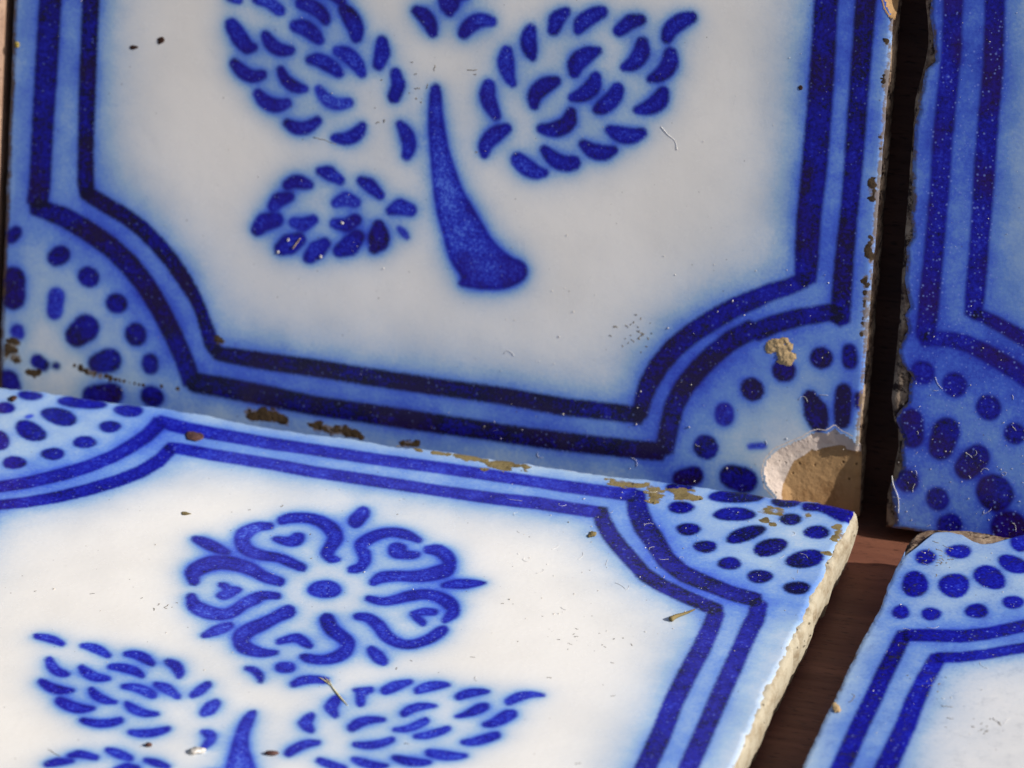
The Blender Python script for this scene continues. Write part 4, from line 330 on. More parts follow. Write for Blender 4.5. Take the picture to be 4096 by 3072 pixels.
GRIME_T3 = [(67.41, 139.22, 0.32), (70.72, 138.97, 0.39), (73.72, 139.03, 0.59), (74.55, 138.95, 0.49), (76.72, 139.09, 0.47), (78.24, 138.74, 0.79), (79.25, 138.71, 0.79), (81.52, 138.49, 0.43), (83.69, 137.94, 0.89), (85.14, 137.77, 0.99), (82.47, 136.06, 0.59), (84.63, 138.2, 0.59), (85.66, 138.1, 0.59), (88.05, 138.77, 0.43), (88.66, 137.4, 0.39), (101.13, 138.2, 0.32), (103.26, 137.65, 0.79), (105.01, 137.76, 0.99), (106.39, 137.76, 0.79), (107.44, 138.25, 0.49), (109.44, 136.72, 1.09), (109.84, 134.56, 0.99), (110.35, 136.97, 0.59), (112.9, 137.69, 0.99), (114.29, 136.93, 1.18), (115.57, 136.54, 0.79), (127.27, 136.04, 0.99), (127.62, 133.15, 0.69), (129.17, 136.2, 0.63), (128.93, 132.59, 0.49), (133.42, 136.27, 0.69), (138.8, 134.05, 0.69), (139.49, 132.39, 0.59), (139.02, 130.78, 0.49), (138.88, 126.7, 0.43), (74.13, 138.99, 0.54), (75.63, 139.02, 0.48), (77.48, 138.92, 0.63), (78.75, 138.73, 0.79), (80.38, 138.6, 0.61), (82.6, 138.22, 0.66), (84.41, 137.86, 0.94), (85.14, 138.15, 0.59), (86.85, 138.44, 0.51), (88.35, 138.09, 0.41), (102.19, 137.93, 0.56), (104.14, 137.7, 0.89), (105.7, 137.76, 0.89), (106.91, 138.0, 0.64), (108.44, 137.49, 0.79), (109.64, 135.64, 1.04), (110.09, 135.76, 0.79), (113.59, 137.31, 1.08), (114.93, 136.74, 0.98), (139.15, 133.22, 0.64), (139.25, 131.58, 0.54)]
GRIME_T1R = [(139.2, 74.83, 0.49), (139.46, 70.47, 0.49), (139.44, 69.52, 0.69), (139.34, 68.36, 0.39), (139.51, 60.43, 0.36), (139.56, 58.61, 0.55), (138.63, 53.49, 0.49), (139.14, 52.01, 0.71), (139.01, 51.22, 0.59), (139.35, 44.52, 0.43), (139.0, 42.92, 0.67), (139.43, 41.22, 0.43), (138.79, 38.42, 0.59), (139.26, 36.14, 0.55), (139.22, 34.18, 0.55), (139.38, 32.25, 0.55), (139.18, 29.87, 0.55), (139.45, 70.0, 0.59), (139.39, 68.94, 0.54), (139.53, 59.52, 0.46), (138.88, 52.75, 0.6), (139.07, 51.61, 0.65), (139.18, 43.72, 0.55), (139.22, 42.07, 0.55), (139.02, 37.28, 0.57), (139.24, 35.16, 0.55), (139.3, 33.22, 0.55), (139.28, 31.06, 0.55)]
GRIME_T1L = [(2.19, 10.05, 1.09), (1.42, 8.31, 1.18), (2.92, 7.69, 0.75), (5.1, 5.72, 0.55), (6.78, 5.94, 0.55), (12.78, 7.97, 0.43), (14.91, 7.23, 0.63), (16.17, 6.99, 0.51), (18.07, 6.73, 0.43), (19.75, 6.55, 0.36), (21.21, 6.44, 0.32), (22.89, 6.29, 0.32), (24.35, 6.24, 0.32), (27.46, 6.45, 0.39), (30.16, 6.41, 0.39), (42.3, 4.0, 0.89), (43.55, 3.86, 0.95), (45.19, 3.99, 1.03), (46.42, 4.05, 0.99), (48.1, 3.56, 0.71), (52.62, 3.47, 0.75), (53.85, 3.43, 0.83), (55.71, 3.18, 0.75), (57.14, 3.17, 0.75), (58.38, 3.09, 0.83), (60.85, 2.66, 0.39), (67.59, 2.47, 0.55), (68.81, 2.53, 0.55), (69.82, 2.67, 0.51), (36.25, 15.25, 0.69), (37.19, 15.07, 0.55), (1.8, 9.18, 1.14), (2.17, 8.0, 0.96), (5.94, 5.83, 0.55), (13.84, 7.6, 0.53), (15.54, 7.11, 0.57), (17.12, 6.86, 0.47), (18.91, 6.64, 0.4), (20.48, 6.5, 0.34), (22.05, 6.37, 0.32), (23.62, 6.27, 0.32), (42.92, 3.93, 0.92), (44.37, 3.92, 0.99), (45.8, 4.02, 1.01), (47.26, 3.8, 0.85), (53.23, 3.45, 0.79), (54.78, 3.31, 0.79), (56.42, 3.17, 0.75), (57.76, 3.13, 0.79), (59.62, 2.88, 0.61), (68.2, 2.5, 0.55), (69.31, 2.6, 0.53), (36.72, 15.16, 0.62)]
CRUMB_T1 = [(125.22, 25.68, 0.63), (126.03, 26.57, 0.67), (127.37, 26.95, 0.51), (128.01, 26.24, 0.55), (126.3, 25.62, 0.67), (126.81, 24.02, 0.63), (127.8, 23.85, 0.63), (128.33, 24.61, 0.49), (127.15, 24.75, 0.55), (125.62, 26.12, 0.65), (126.7, 26.76, 0.59), (127.69, 26.59, 0.53), (127.16, 25.93, 0.61), (126.56, 24.82, 0.65), (127.31, 23.94, 0.63), (128.06, 24.23, 0.56), (127.74, 24.68, 0.52)]
P_SPECK_A = [[24.74, 62.03]]
P_SPECK_B = [[19.69, 60.41], [20.92, 60.55]]
P_SPECK_C = [[126.55, 66.56]]
P_FIBRE = [[105.4, 57.99], [106.55, 56.93], [107.75, 56.0], [108.17, 54.7]]
P_BAR = [[47.94, 31.57], [49.06, 33.35]]
P_FLAKES_T1 = [[47.11, 32.87], [55.73, 36.65], [45.54, 30.66], [52.56, 30.8]]
P_PELLET = [[36.11, 133.34]]
P_PELLET_B = [[4.67, 136.59]]
P_STRAW = [[77.23, 73.86], [79.04, 71.82], [80.84, 69.8], [82.7, 67.87]]
P_SEED = [[75.49, 52.39], [76.27, 53.09], [77.3, 53.06]]
P_SEED_B = [[58.01, 50.07], [58.74, 50.38]]
P_FLAKE = [[65.79, 50.79]]
P_STICK = [[121.31, 101.99], [122.35, 103.69], [124.09, 105.66]]
P_CRUMB = [[103.59, 122.04]]
P_TAN = [[42.45, 111.34]]
P_HAIR = [[0.7, 8.53], [1.0, 7.19], [1.81, 5.51], [2.09, 3.96], [2.18, 2.78]]
P_RING = [[0.87, 86.98]]
P_OCHRE = [[1.09, 58.63]]
MARKS_T1 = [[[69.21, 63.38], [69.06, 62.49]], [[66.31, 61.68], [66.03, 61.35]], [[66.16, 59.27], [66.95, 59.44]], [[67.94, 59.52], [68.24, 60.14]], [[74.3, 63.08], [75.97, 63.32]], [[75.43, 62.51], [75.86, 62.6]], [[66.45, 57.78], [66.55, 57.63]], [[50.32, 49.58], [51.73, 49.55], [54.19, 49.02]], [[76.38, 50.44], [76.67, 50.53]]]
MARKS_T4 = [[[15.07, 92.03], [16.8, 92.02]], [[16.59, 89.02], [17.47, 89.14]], [[16.77, 86.69], [17.12, 86.72]], [[22.89, 90.76], [23.95, 90.06], [24.33, 89.18]], [[2.15, 89.18], [2.7, 90.68], [2.12, 91.53]], [[6.45, 126.27], [6.6, 125.66]], [[3.83, 135.08], [4.8, 134.99]], [[5.5, 134.45], [7.17, 133.83]], [[4.67, 133.12], [5.9, 132.73]], [[7.09, 130.88], [7.88, 130.74]], [[2.68, 131.82], [3.3, 131.63]]]
MARKS_T3 = [[[86.39, 78.83], [86.58, 79.4]], [[87.72, 81.77], [88.17, 81.56]], [[93.45, 60.88], [94.09, 60.89]], [[95.76, 84.79], [96.72, 85.06]], [[96.0, 99.9], [96.36, 100.0]], [[45.36, 45.69], [47.74, 44.4]], [[44.08, 86.87], [44.46, 87.15]], [[48.41, 85.41], [48.77, 86.58]], [[28.19, 84.45], [28.63, 84.57]], [[36.52, 86.11], [37.05, 86.25]], [[57.84, 50.03], [57.52, 49.87]], [[108.47, 92.27], [109.39, 92.01]], [[108.78, 94.1], [109.31, 94.24]], [[116.11, 88.89], [116.39, 88.9]], [[108.16, 82.73], [108.72, 82.72]], [[118.15, 62.45], [118.95, 62.84]], [[118.41, 80.47], [118.87, 80.8]]]

FRAMES = {
    1: (((0.999927, -0.003173, 0.011622), (0.012047, 0.263390, -0.964614), (0.000000, 0.964684, 0.263409)), (-142.0208, 5.7591, 2.4760)),
    2: (((0.999824, -0.004929, 0.018082), (0.018742, 0.262947, -0.964628), (0.000000, 0.964798, 0.262993)), (2.8648, 6.7390, 2.4721)),
    3: (((1.000000, 0.000000, 0.000000), (0.000000, 1.000000, 0.000000), (0.000000, 0.000000, 1.000000)), (-140.0000, -140.0000, 9.4000)),
    4: (((0.999994, 0.003477, 0.000000), (-0.003477, 0.999994, 0.000000), (0.000000, 0.000000, 1.000000)), (9.0705, -141.0055, 9.4000)),
}
# where the stencil sits on each tile: shift (fraction of the side) and turn
STENCIL = {1: (0.0076, 0.0095, -0.0033), 2: (-0.0085, 0.0027, 0.0063), 3: (-0.0056, 0.0060, 0.0172), 4: (-0.0023, -0.0088, -0.0159)}

def decode(s):
    out = []
    for part in s.split('|'):
        v = [int(x) for x in part.split(',')]
        out.append((v[0], v[1] / 100.0, np.array(v[2:], float).reshape(-1, 2) / 50.0))
    return out
TRACED = {1: decode(STROKES_1), 2: decode(STROKES_2), 3: decode(STROKES_3), 4: decode(STROKES_4)}

def to_stencil(k, q):
    dx, dy, a = STENCIL[k]
    q = (q / SIDE - 0.5 - np.array((dx, dy)))
    c, s = math.cos(-a), math.sin(-a)
    return np.c_[q[:, 0] * c - q[:, 1] * s, q[:, 0] * s + q[:, 1] * c]
def from_stencil(k, q):
    dx, dy, a = STENCIL[k]
    c, s = math.cos(a), math.sin(a)
    return (np.c_[q[:, 0] * c - q[:, 1] * s, q[:, 0] * s + q[:, 1] * c] + 0.5 + np.array((dx, dy))) * SIDE

def bar(x0, x1, y0, y1, dens):
    return (3, dens, np.array(((x0, y0), (x0, (y0 + y1) / 2), (x0, y1), (x1, y1), (x1, (y0 + y1) / 2), (x1, y0))))
def moved(src, k, sel, fx=1, fy=1):
    return [(c, d, from_stencil(k, to_stencil(src, q) * np.array((fx, fy)))) for c, d, q in TRACED[src] if sel(c, q.mean(0))]

def clip_below(P, y):
    out = []
    for a, b in zip(P, np.roll(P, -1, 0)):
        if a[1] <= y:
            out.append(a)
        if (a[1] <= y) != (b[1] <= y):
            out.append(a + (b - a) * (y - a[1]) / (b[1] - a[1]))
    return np.array(out)

def pattern(k):
    """everything painted on tile k: what the tile shows, completed by the shared stencil"""
    L = list(TRACED[k])
    left = lambda c, p: c >= 2 and p[0] < 45 and p[1] < 45 and (c == 2 or p[0] < 40)
    right = lambda c, p: c >= 2 and p[0] > 95 and p[1] < 45
    arc_l = lambda c, p: left(c, p) and not (c == 3 and p[1] > 34)
    arc_r = lambda c, p: right(c, p) and not (c == 3 and p[1] > 34)
    low = lambda c, p: c == 3 and 50 < p[0] < 90
    if k == 1:
        L += moved(3, 1, lambda c, p: c < 2 and from_stencil(1, to_stencil(3, p[None]))[0, 1] > 66.3 + 0.114 * from_stencil(1, to_stencil(3, p[None]))[0, 0])
    elif k == 3:
        L += [(1, d, clip_below(from_stencil(3, to_stencil(1, q)), 46.5)) for c, d, q in TRACED[1] if c == 1]
        L += moved(1, 3, lambda c, p: c == 0 and from_stencil(3, to_stencil(1, p[None]))[0, 1] < 36.5 + 0.289 * (from_stencil(3, to_stencil(1, p[None]))[0, 0] - 41.4))
    else:
        L += moved(3, k, lambda c, p: c < 2 and p[1] > 66)
        L += moved(1, k, lambda c, p: c < 2 and p[1] < 64)
    if k in (1, 2):      # upper corners
        L += moved(1, k, low, 1, -1) + moved(1, k, arc_l, 1, -1) + moved(1, k, arc_r, 1, -1)
    if k in (3, 4):      # front corners
        L += moved(1, k, low) + moved(1, k, arc_l) + moved(1, k, arc_r)
    if k == 2:
        L += moved(1, 2, low) + moved(1, 2, arc_r)
    if k == 4:
        L += moved(1, 4, low, 1, -1) + moved(1, 4, arc_r, 1, -1)
    if k == 1:
        L += [bar(4.0, 8.0, 75.0, 110, .8), bar(11.4, 14.9, 75.4, 107, .85), bar(127.6, 131.4, 83.8, 107, .8), bar(133.8, 137.0, 84.2, 110, .8)]
    if k == 2:
        L += [bar(4.6, 8.0, 85.5, 107, .8), bar(11.4, 14.9, 85.5, 104, .85), bar(127.6, 131.4, 34, 104, .8), bar(133.8, 137.0, 32, 107, .8)]
    if k == 3:
        L += [bar(4.0, 8.0, 33, 108, .7), bar(11.0, 14.9, 36, 104, .7), bar(126.0, 129.7, 36, 50, .74), bar(131.5, 135.4, 33, 51, .74)]
    if k == 4:
        L += [bar(4.6, 8.0, 33, 58, .75), bar(11.4, 15.0, 36, 58, .75), bar(127.6, 131.4, 36, 104, .8), bar(133.8, 137.0, 33, 107, .8)]
    return L

def curve(q, sub=3):
    """closed Catmull-Rom through an outline"""
    a, b, c, d = np.roll(q, 1, 0), q, np.roll(q, -1, 0), np.roll(q, -2, 0)
    out = []
    for i in range(sub):
        t = i / sub
        out.append(0.5 * (2 * b + (c - a) * t + (2 * a - 5 * b + 4 * c - d) * t * t + (3 * b - a - 3 * c + d) * t ** 3))
    return np.stack(out, 1).reshape(-1, 2)

def poly_sdf(P, X):
    A, B = P, np.roll(P, -1, 0)
    E = B - A
    res = np.empty(len(X))
    for s in range(0, len(X), 20000):
        x = X[s:s + 20000]
        w = x[:, None, :] - A[None]
        t = np.clip((w * E).sum(2) / ((E * E).sum(1) + 1e-12), 0, 1)
        dd = ((w - t[..., None] * E) ** 2).sum(2).min(1)
        c1 = (A[None, :, 1] > x[:, None, 1]) != (B[None, :, 1] > x[:, None, 1])
        xi = A[:, 0] + (x[:, None, 1] - A[:, 1]) * E[:, 0] / np.where(np.abs(E[:, 1]) < 1e-9, 1e-9, E[:, 1])
        inside = ((c1 & (x[:, None, 0] < xi)).sum(1) % 2) == 1
        r = np.sqrt(dd)
        res[s:s + 20000] = np.where(inside, -r, r)
    return res

STEP = 0.25
NG = int((SIDE + 8) / STEP) + 1
GX = np.linspace(-4, SIDE + 4, NG)

def blur(a, sigma):
    f = np.fft.fftfreq(NG, STEP)
    g = np.exp(-2 * (math.pi * sigma * f) ** 2)
    return np.real(np.fft.ifft2(np.fft.fft2(a) * g[:, None] * g[None, :]))

def paint_fields(k, band_wash, dot_wash, fan_wash, band_dens=0.0, grow=0.10, core=0.9, margin=0.1):
    ink = np.full((NG, NG), 3.0)
    dens = np.full((NG, NG), 0.6)
    cover = {0: np.zeros((NG, NG)), 2: np.zeros((NG, NG)), 3: np.zeros((NG, NG))}
    count = np.zeros((NG, NG))
    for c, d, q in pattern(k):
        if c != 3:
            q = curve(q)
        if c >= 2:
            d += band_dens
        lo, hi = q.min(0) - 2.5, q.max(0) + 2.5
        i0, i1 = np.clip(((lo[0] + 4) / STEP, (hi[0] + 4) / STEP), 0, NG - 1).astype(int)
        j0, j1 = np.clip(((lo[1] + 4) / STEP, (hi[1] + 4) / STEP), 0, NG - 1).astype(int)
        if i1 <= i0 or j1 <= j0:
            continue
        xx, yy = np.meshgrid(GX[i0:i1 + 1], GX[j0:j1 + 1], indexing='ij')
        s = poly_sdf(q, np.c_[xx.ravel(), yy.ravel()]).reshape(xx.shape)
        s = s - (grow, grow, 0.20, 0.12)[c]
        sub = ink[i0:i1 + 1, j0:j1 + 1]
        near = s < sub
        dn = np.full_like(s, d)
        if c == 1:                      # cobalt pools along the rim of the stem, thinner in the middle
            dn = d - 0.06 + 0.36 * np.exp(-np.abs(s) / 0.6)
        else:
            dn = d + 0.05 * np.exp(-np.abs(s) / 0.30) - 0.10 * np.clip(-s / 0.9, 0, 1) * (c == 0) - 0.08 * np.clip(-s / 1.2, 0, 1) + 0.03
        if c == 0:                      # each stroke thins towards one end
            dn = dn + 0.12 * (vnoise(xx + 37 * d, yy, 3.0, 77) - 0.5)
        dens[i0:i1 + 1, j0:j1 + 1] = np.where(near, dn, dens[i0:i1 + 1, j0:j1 + 1])
        ink[i0:i1 + 1, j0:j1 + 1] = np.minimum(sub, s)
        cv = np.clip(0.5 - s / 0.4, 0, 1)
        key = 0 if c < 2 else c
        cover[key][i0:i1 + 1, j0:j1 + 1] = np.maximum(cover[key][i0:i1 + 1, j0:j1 + 1], cv)
        if c == 3:
            count[i0:i1 + 1, j0:j1 + 1] += cv
    dens = dens + 0.22 * np.clip(count - 1, 0, 1)
    xx, yy = np.meshgrid(GX, GX, indexing='ij')
    cx, cy = np.minimum(xx, SIDE - xx), np.minimum(yy, SIDE - yy)
    fan = np.clip((36.0 - np.hypot(cx - 1.0, cy - 1.0)) / 9.0, 0, 1) * np.clip(np.hypot(cx, cy) / 26.0, core, 1)
    fan = fan * fan * (3 - 2 * fan)
    b, dt, st = cover[3], cover[2], cover[0]
    wash = band_wash * (0.30 * blur(b, 0.9) + 0.42 * blur(b, 2.4) + 0.70 * blur(b, 5.0) + 0.32 * blur(b, 9.0))
    wash = wash + dot_wash * (0.45 * blur(dt, 0.6) + 0.25 * blur(dt, 2.0)) + fan_wash * fan + margin * np.clip(1.4 - np.minimum(cx, cy) / 5.0, 0, 1)
    wash = wash + 0.50 * blur(st, 0.6) + 0.48 * blur(st, 1.5) + 0.42 * blur(st, 3.2)
    return {'ink': ink, 'wash': np.clip(wash, 0, 0.95), 'dens': dens}

def sample(F, x, y):
    u, v = np.clip((x + 4) / STEP, 0, NG - 1.001), np.clip((y + 4) / STEP, 0, NG - 1.001)
    i, j = u.astype(int), v.astype(int)
    a, b = u - i, v - j
    return (F[i, j] * (1 - a) + F[i + 1, j] * a) * (1 - b) + (F[i, j + 1] * (1 - a) + F[i + 1, j + 1] * a) * b

# ------------------------------------------------------------------ tile bodies
def edge_line(traced, base, sign, seed, amp=0.22, inset=0.12, ragged=0.16):
    """outline of one edge: traced points where the photograph shows them, worn edge elsewhere"""
    s = np.linspace(0, SIDE, 1401)
    o = base + sign * (inset + amp * (fbm(s, s * 0 + seed, 3.0, seed) ** 2) + 0.35 * amp * (vnoise(s, s * 0, 0.7, seed + 9) - 0.5))
    if traced:
        t = np.array(sorted(traced))
        f = np.interp(s, t[:, 0], t[:, 1]) + ragged * (fbm(s, s * 0, 1.5, seed + 5) - 0.5)
        wgt = np.clip((s - t[0, 0] + 2) / 2, 0, 1) * np.clip((t[-1, 0] + 2 - s) / 2, 0, 1)
        o = o * (1 - wgt) + f * wgt
    return s, o

def spread(a, b, step):
    return list(np.linspace(a, b, max(2, int(round((b - a) / step)) + 1)))[:-1]
def axis(segs, rim=True):
    """grid positions 0..1 from (from_mm, to_mm, step_mm), with extra lines at the rounded rim"""
    out = []
    for a, b, st in segs:
        out += spread(a, b, st)
    out.append(segs[-1][1])
    if rim:
        out += [0.08, 0.18, 0.3, 0.5, 0.75, SIDE - 0.08, SIDE - 0.18, SIDE - 0.3, SIDE - 0.5, SIDE - 0.75]
    return np.unique(np.round(out, 4)) / SIDE

def map_grid(U, V, ed):
    u, v = np.meshgrid(U, V, indexing='ij')
    g = lambda e, t: np.interp(t * SIDE, e[0], e[1])
    x = g(ed['l'], v) * (1 - u) + g(ed['r'], v) * u
    y = g(ed['b'], u) * (1 - v) + g(ed['t'], u) * v
    return x, y

def grid_faces(n, m):
    i, j = np.meshgrid(np.arange(n - 1), np.arange(m - 1), indexing='ij')
    a = (i * m + j).ravel()
    return np.c_[a, a + m, a + m + 1, a + 1]
def rim_loop(n, m):
    return np.r_[np.arange(n) * m, (n - 1) * m + np.arange(1, m), (np.arange(n - 2, -1, -1)) * m + m - 1, np.arange(m - 2, 0, -1)]

def glaze_z(k, x, y, de):
    return 0.05 * (fbm(x, y, 22.0, 31 + k) - 0.5) + 0.03 * (fbm(x, y, 5.0, 41 + k) - 0.5) - 0.42 * np.clip(1 - de / 1.1, 0, 1) ** 2
def build_tile(k, name, label, group, glaze_mat, clay_mat, ed_g, ed_b, ax_u, ax_v, washes, chip=None, grime=None, undercut=0.10, rim_z=-0.40, rim_rough=0.30, edge_dirt=0.5):
    R, o = FRAMES[k]
    root = bpy.data.objects.new(name, None)
    scene.collection.objects.link(root)
    mw = Matrix.Identity(4)
    for i in range(3):
        for j in range(3):
            mw[i][j] = R[i][j]
        mw[i][3] = o[i] * MM
    root.matrix_world = mw
    root.empty_display_size = 0.01
    tag(root, label, 'tile', group, 'thing')
    F = paint_fields(k, *washes)
    # glaze skin
    x, y = map_grid(ax_u, ax_v, ed_g)
    n, mm_ = x.shape
    du = np.minimum(ax_u, 1 - ax_u)[:, None] * SIDE + 0 * x
    dv = np.minimum(ax_v, 1 - ax_v)[None, :] * SIDE + 0 * x
    de = np.minimum(du, dv) + 0.25 * (1 - np.exp(-np.maximum(du, dv)))
    de = np.minimum(de, np.hypot(du, dv))
    z = glaze_z(k, x, y, de)
    keep = None
    if chip is not None:
        cs = np.full(x.shape, 9.0)
        sel = (x > SIDE - 22) & ((y < 18) | (y > 70))
        pts = np.c_[x[sel], y[sel]]
        cs[sel] = chip(pts)
        keep = cs
    gr = np.zeros_like(x)
    if grime:
        for gx, gy, gr_ in grime:
            d2 = np.hypot(x - gx, (y - gy)) / (gr_ * 1.6)
            gr = np.maximum(gr, np.clip(1.25 - d2, 0, 1))
    gr = np.maximum(gr, edge_dirt * np.clip(1.3 - np.minimum(du, dv) / 0.8, 0, 1) * (0.45 + 0.9 * fbm(x, y, 6.0, 71 + k)))
    V = np.c_[x.ravel(), y.ravel(), z.ravel()]
    faces = grid_faces(n, mm_)
    if keep is not None:
        kf = keep.ravel()[faces].max(1)
        faces = faces[kf > -0.12]
    loop = rim_loop(n, mm_)
    skirt = V[loop].copy(); skirt[:, 2] -= 0.34
    cxy = np.array((SIDE / 2, SIDE / 2))
    skirt[:, :2] += (cxy - skirt[:, :2]) / np.linalg.norm(cxy - skirt[:, :2], axis=1)[:, None] * 0.05
    b0 = len(V); L = len(loop)
    sk = np.c_[loop, b0 + np.arange(L), b0 + (np.arange(L) + 1) % L, np.roll(loop, -1)]
    if keep is not None:
        kk = keep.ravel()[loop]
        sk = sk[(kk > -0.12) & (np.roll(kk, -1) > -0.12)]
    V = np.vstack((V, skirt))
    faces = np.vstack((faces, sk[:, ::1]))
    at = {a: np.r_[sample(F[a], x, y).ravel(), sample(F[a], skirt[:, 0], skirt[:, 1])] for a in F}
    at['grime'] = np.r_[gr.ravel(), gr.ravel()[loop]]
    link_mesh('glaze', V * MM, faces, glaze_mat, root, True, at)
    # fired clay body
    U = np.linspace(0, 1, 261)
    U = np.unique(np.r_[U, 0.0012, 0.0035, 0.0065, 1 - 0.0012, 1 - 0.0035, 1 - 0.0065])
    x, y = map_grid(U, U, ed_b)
    n = len(U)
    du = np.minimum(U, 1 - U)[:, None] * SIDE + 0 * x
    dv = np.minimum(U, 1 - U)[None, :] * SIDE + 0 * x
    de = np.minimum(du, dv)
    z = rim_z - rim_rough * (fbm(x, y, 1.4, 61 + k) - 0.3) * np.clip(1.4 - de / 6, 0, 1) - 0.55 * np.clip(1 - de / 0.9, 0, 1) ** 2
    if chip is not None:
        cs = np.full(x.shape, 9.0)
        sel = (x > SIDE - 22) & ((y < 18) | (y > 70))
        cs[sel] = chip(np.c_[x[sel], y[sel]])
        z = np.where(cs < 0.3, np.minimum(z, chip_depth(x, y, cs) - 0.45), z)
    V = [np.c_[x.ravel(), y.ravel(), z.ravel()]]
    faces = [grid_faces(n, n)]
    loop = rim_loop(n, n); L = len(loop)
    top = V[0][loop]
    prev = loop
    cxy = np.array((SIDE / 2, SIDE / 2))
    dirs = np.zeros((L, 2))
    dirs[:, 0] = np.where(np.abs(top[:, 0] - SIDE) < 3, -1, np.where(np.abs(top[:, 0]) < 3, 1, 0))
    dirs[:, 1] = np.where(np.abs(top[:, 1] - SIDE) < 5, -1, np.where(np.abs(top[:, 1]) < 3, 1, 0))
    run = np.arange(L) * (4 * SIDE / L)
    base = n * n
    levels = (0.06, 0.14, 0.24, 0.36, 0.48, 0.62, 0.76, 0.90, 0.97, 1.0)
    for q, t in enumerate(levels):
        ring = top.copy()
        ring[:, 2] = top[:, 2] * (1 - t) + (-THICK) * t
        bulge = 0.35 * (fbm(run, ring[:, 2] * 1.0, 3.5, 91 + k) - 0.5) + 0.25 * (fbm(run, ring[:, 2], 0.9, 95 + k) - 0.5)
        inn = undercut * THICK * t * t + (0.5 * max(0, t - 0.9) / 0.1) - 0.25 * math.sin(math.pi * min(1, t * 1.6)) * (t < 0.625)
        ring[:, :2] += dirs * (inn + bulge * (1 if t < 1 else 0.3))[:, None]
        V.append(ring)
        cur = base + q * L + np.arange(L)
        faces.append(np.c_[prev, cur, np.roll(cur, -1), np.roll(prev, -1)])
        prev = cur
    V = np.vstack(V)
    fl = [list(map(int, f)) for f in np.vstack(faces)] + [list(map(int, prev[::-1]))]
    link_mesh('clay_body', V * MM, fl, clay_mat, root, True)
    return root

def edges(g=True, seed=1, l=None, r=None, b=None, t=None, inset=0.12, amp=0.22, ragged=0.16):
    return {'l': edge_line(l, 0.0, 1, seed, amp, inset, ragged), 'r': edge_line(r, SIDE, -1, seed + 20, amp, inset, ragged),
            'b': edge_line(b, 0.0, 1, seed + 40, amp, inset, ragged), 't': edge_line(t, SIDE, -1, seed + 60, amp, inset, ragged)}

# the broken corner of the standing tile
chip_low = np.array(CHIP_OUT + [[143.0, 11.9], [143.0, -3.0], [127.5, -3.0]])
chip_in = np.array(CHIP_IN + [[143.0, 11.0], [143.0, -3.0], [128.3, -3.0]])
chip_up = np.array(CHIP_TOP + [[143.0, 78.6], [143.0, 89.0], [138.4, 91.0], [137.0, 86.0]])
def chip_sdf(p):
    s = np.minimum(poly_sdf(chip_low, p), poly_sdf(chip_up, p))
    return s + 0.15 * (fbm(p[:, 0], p[:, 1], 1.6, 204) - 0.5)
def chip_depth(x, y, s):
    """bevel of broken glaze, then the clay falling away to the corner"""
    rim = -0.95 * np.clip(-s / 2.3, 0, 1) ** 0.8
    low = y < 40
    fall = np.where(low, np.clip((x - 127.5) / 12.5, 0, 1) * np.clip((12.0 - y) / 12.0, 0, 1), np.clip((x - 137.5) / 2.5, 0, 1) * 0.3)
    clay = -2.3 * fall ** 0.9
    return np.minimum(0.0, rim + clay * np.clip(-s / 2.5, 0, 1) + 0.09 * (fbm(x, y, 1.3, 208) - 0.5) * np.clip(-s / 0.6, 0, 1))

# the four tiles
g1 = edges(seed=100, amp=0.3)
t1 = build_tile(1, 'glazed_tile', 'blue and white tile leaning at the back with a broken lower right corner', 'blue stencilled wall tiles',
    M['glaze_back'], M['clay_dirty_shade'], g1, edges(seed=101, inset=-0.05, amp=0.3),  # dark clay paints shade onto the right side, which would catch the sun
    axis([(0, SIDE, 0.30)]), axis([(0, 84, 0.28), (84, SIDE, 0.9)]), (0.84, 0.95, 0.19, 0.07, 0.19, 0.45, 0.16), chip=chip_sdf, grime=GRIME_T1L + GRIME_T1R, edge_dirt=1.0)
t2 = build_tile(2, 'glazed_tile', 'tile leaning at the right rear, flooded deep blue, with a ragged left edge', 'blue stencilled wall tiles',
    M['glaze_flood'], M['clay_dirty_shade'], edges(seed=200, l=T2_GLAZE_LEFT, ragged=0.5), edges(seed=201, l=T2_BODY_LEFT, inset=-0.05),
    axis([(0, 34, 0.28), (34, SIDE, 1.0)]), axis([(0, 90, 0.28), (90, SIDE, 0.9)]), (0.70, 0.9, 0.28, 0.0, 0.15, 0.9, 0.12), edge_dirt=0.8, undercut=0.02)
t3 = build_tile(3, 'glazed_tile', 'blue and white tile lying flat in front showing a whole stencilled flower', 'blue stencilled wall tiles',
    M['glaze_front'], M['clay_cream'], edges(seed=300, r=[(a, b - 0.38) for a, b in T3_RIGHT], t=T3_BACK, amp=0.35, ragged=0.8), edges(seed=301, r=[(a, b + 0.30) for a, b in T3_RIGHT], t=[(a, b - 0.05) for a, b in T3_BACK], inset=-0.05, amp=0.3, ragged=1.2),
    axis([(0, SIDE, 0.30)]), axis([(0, 34, 0.9), (34, SIDE, 0.28)]), (0.60, 0.6, 0.20, 0.0, 0.09, 0.95, 0.08), edge_dirt=0.3, grime=GRIME_T3, undercut=0.16, rim_z=-0.12, rim_rough=0.45)
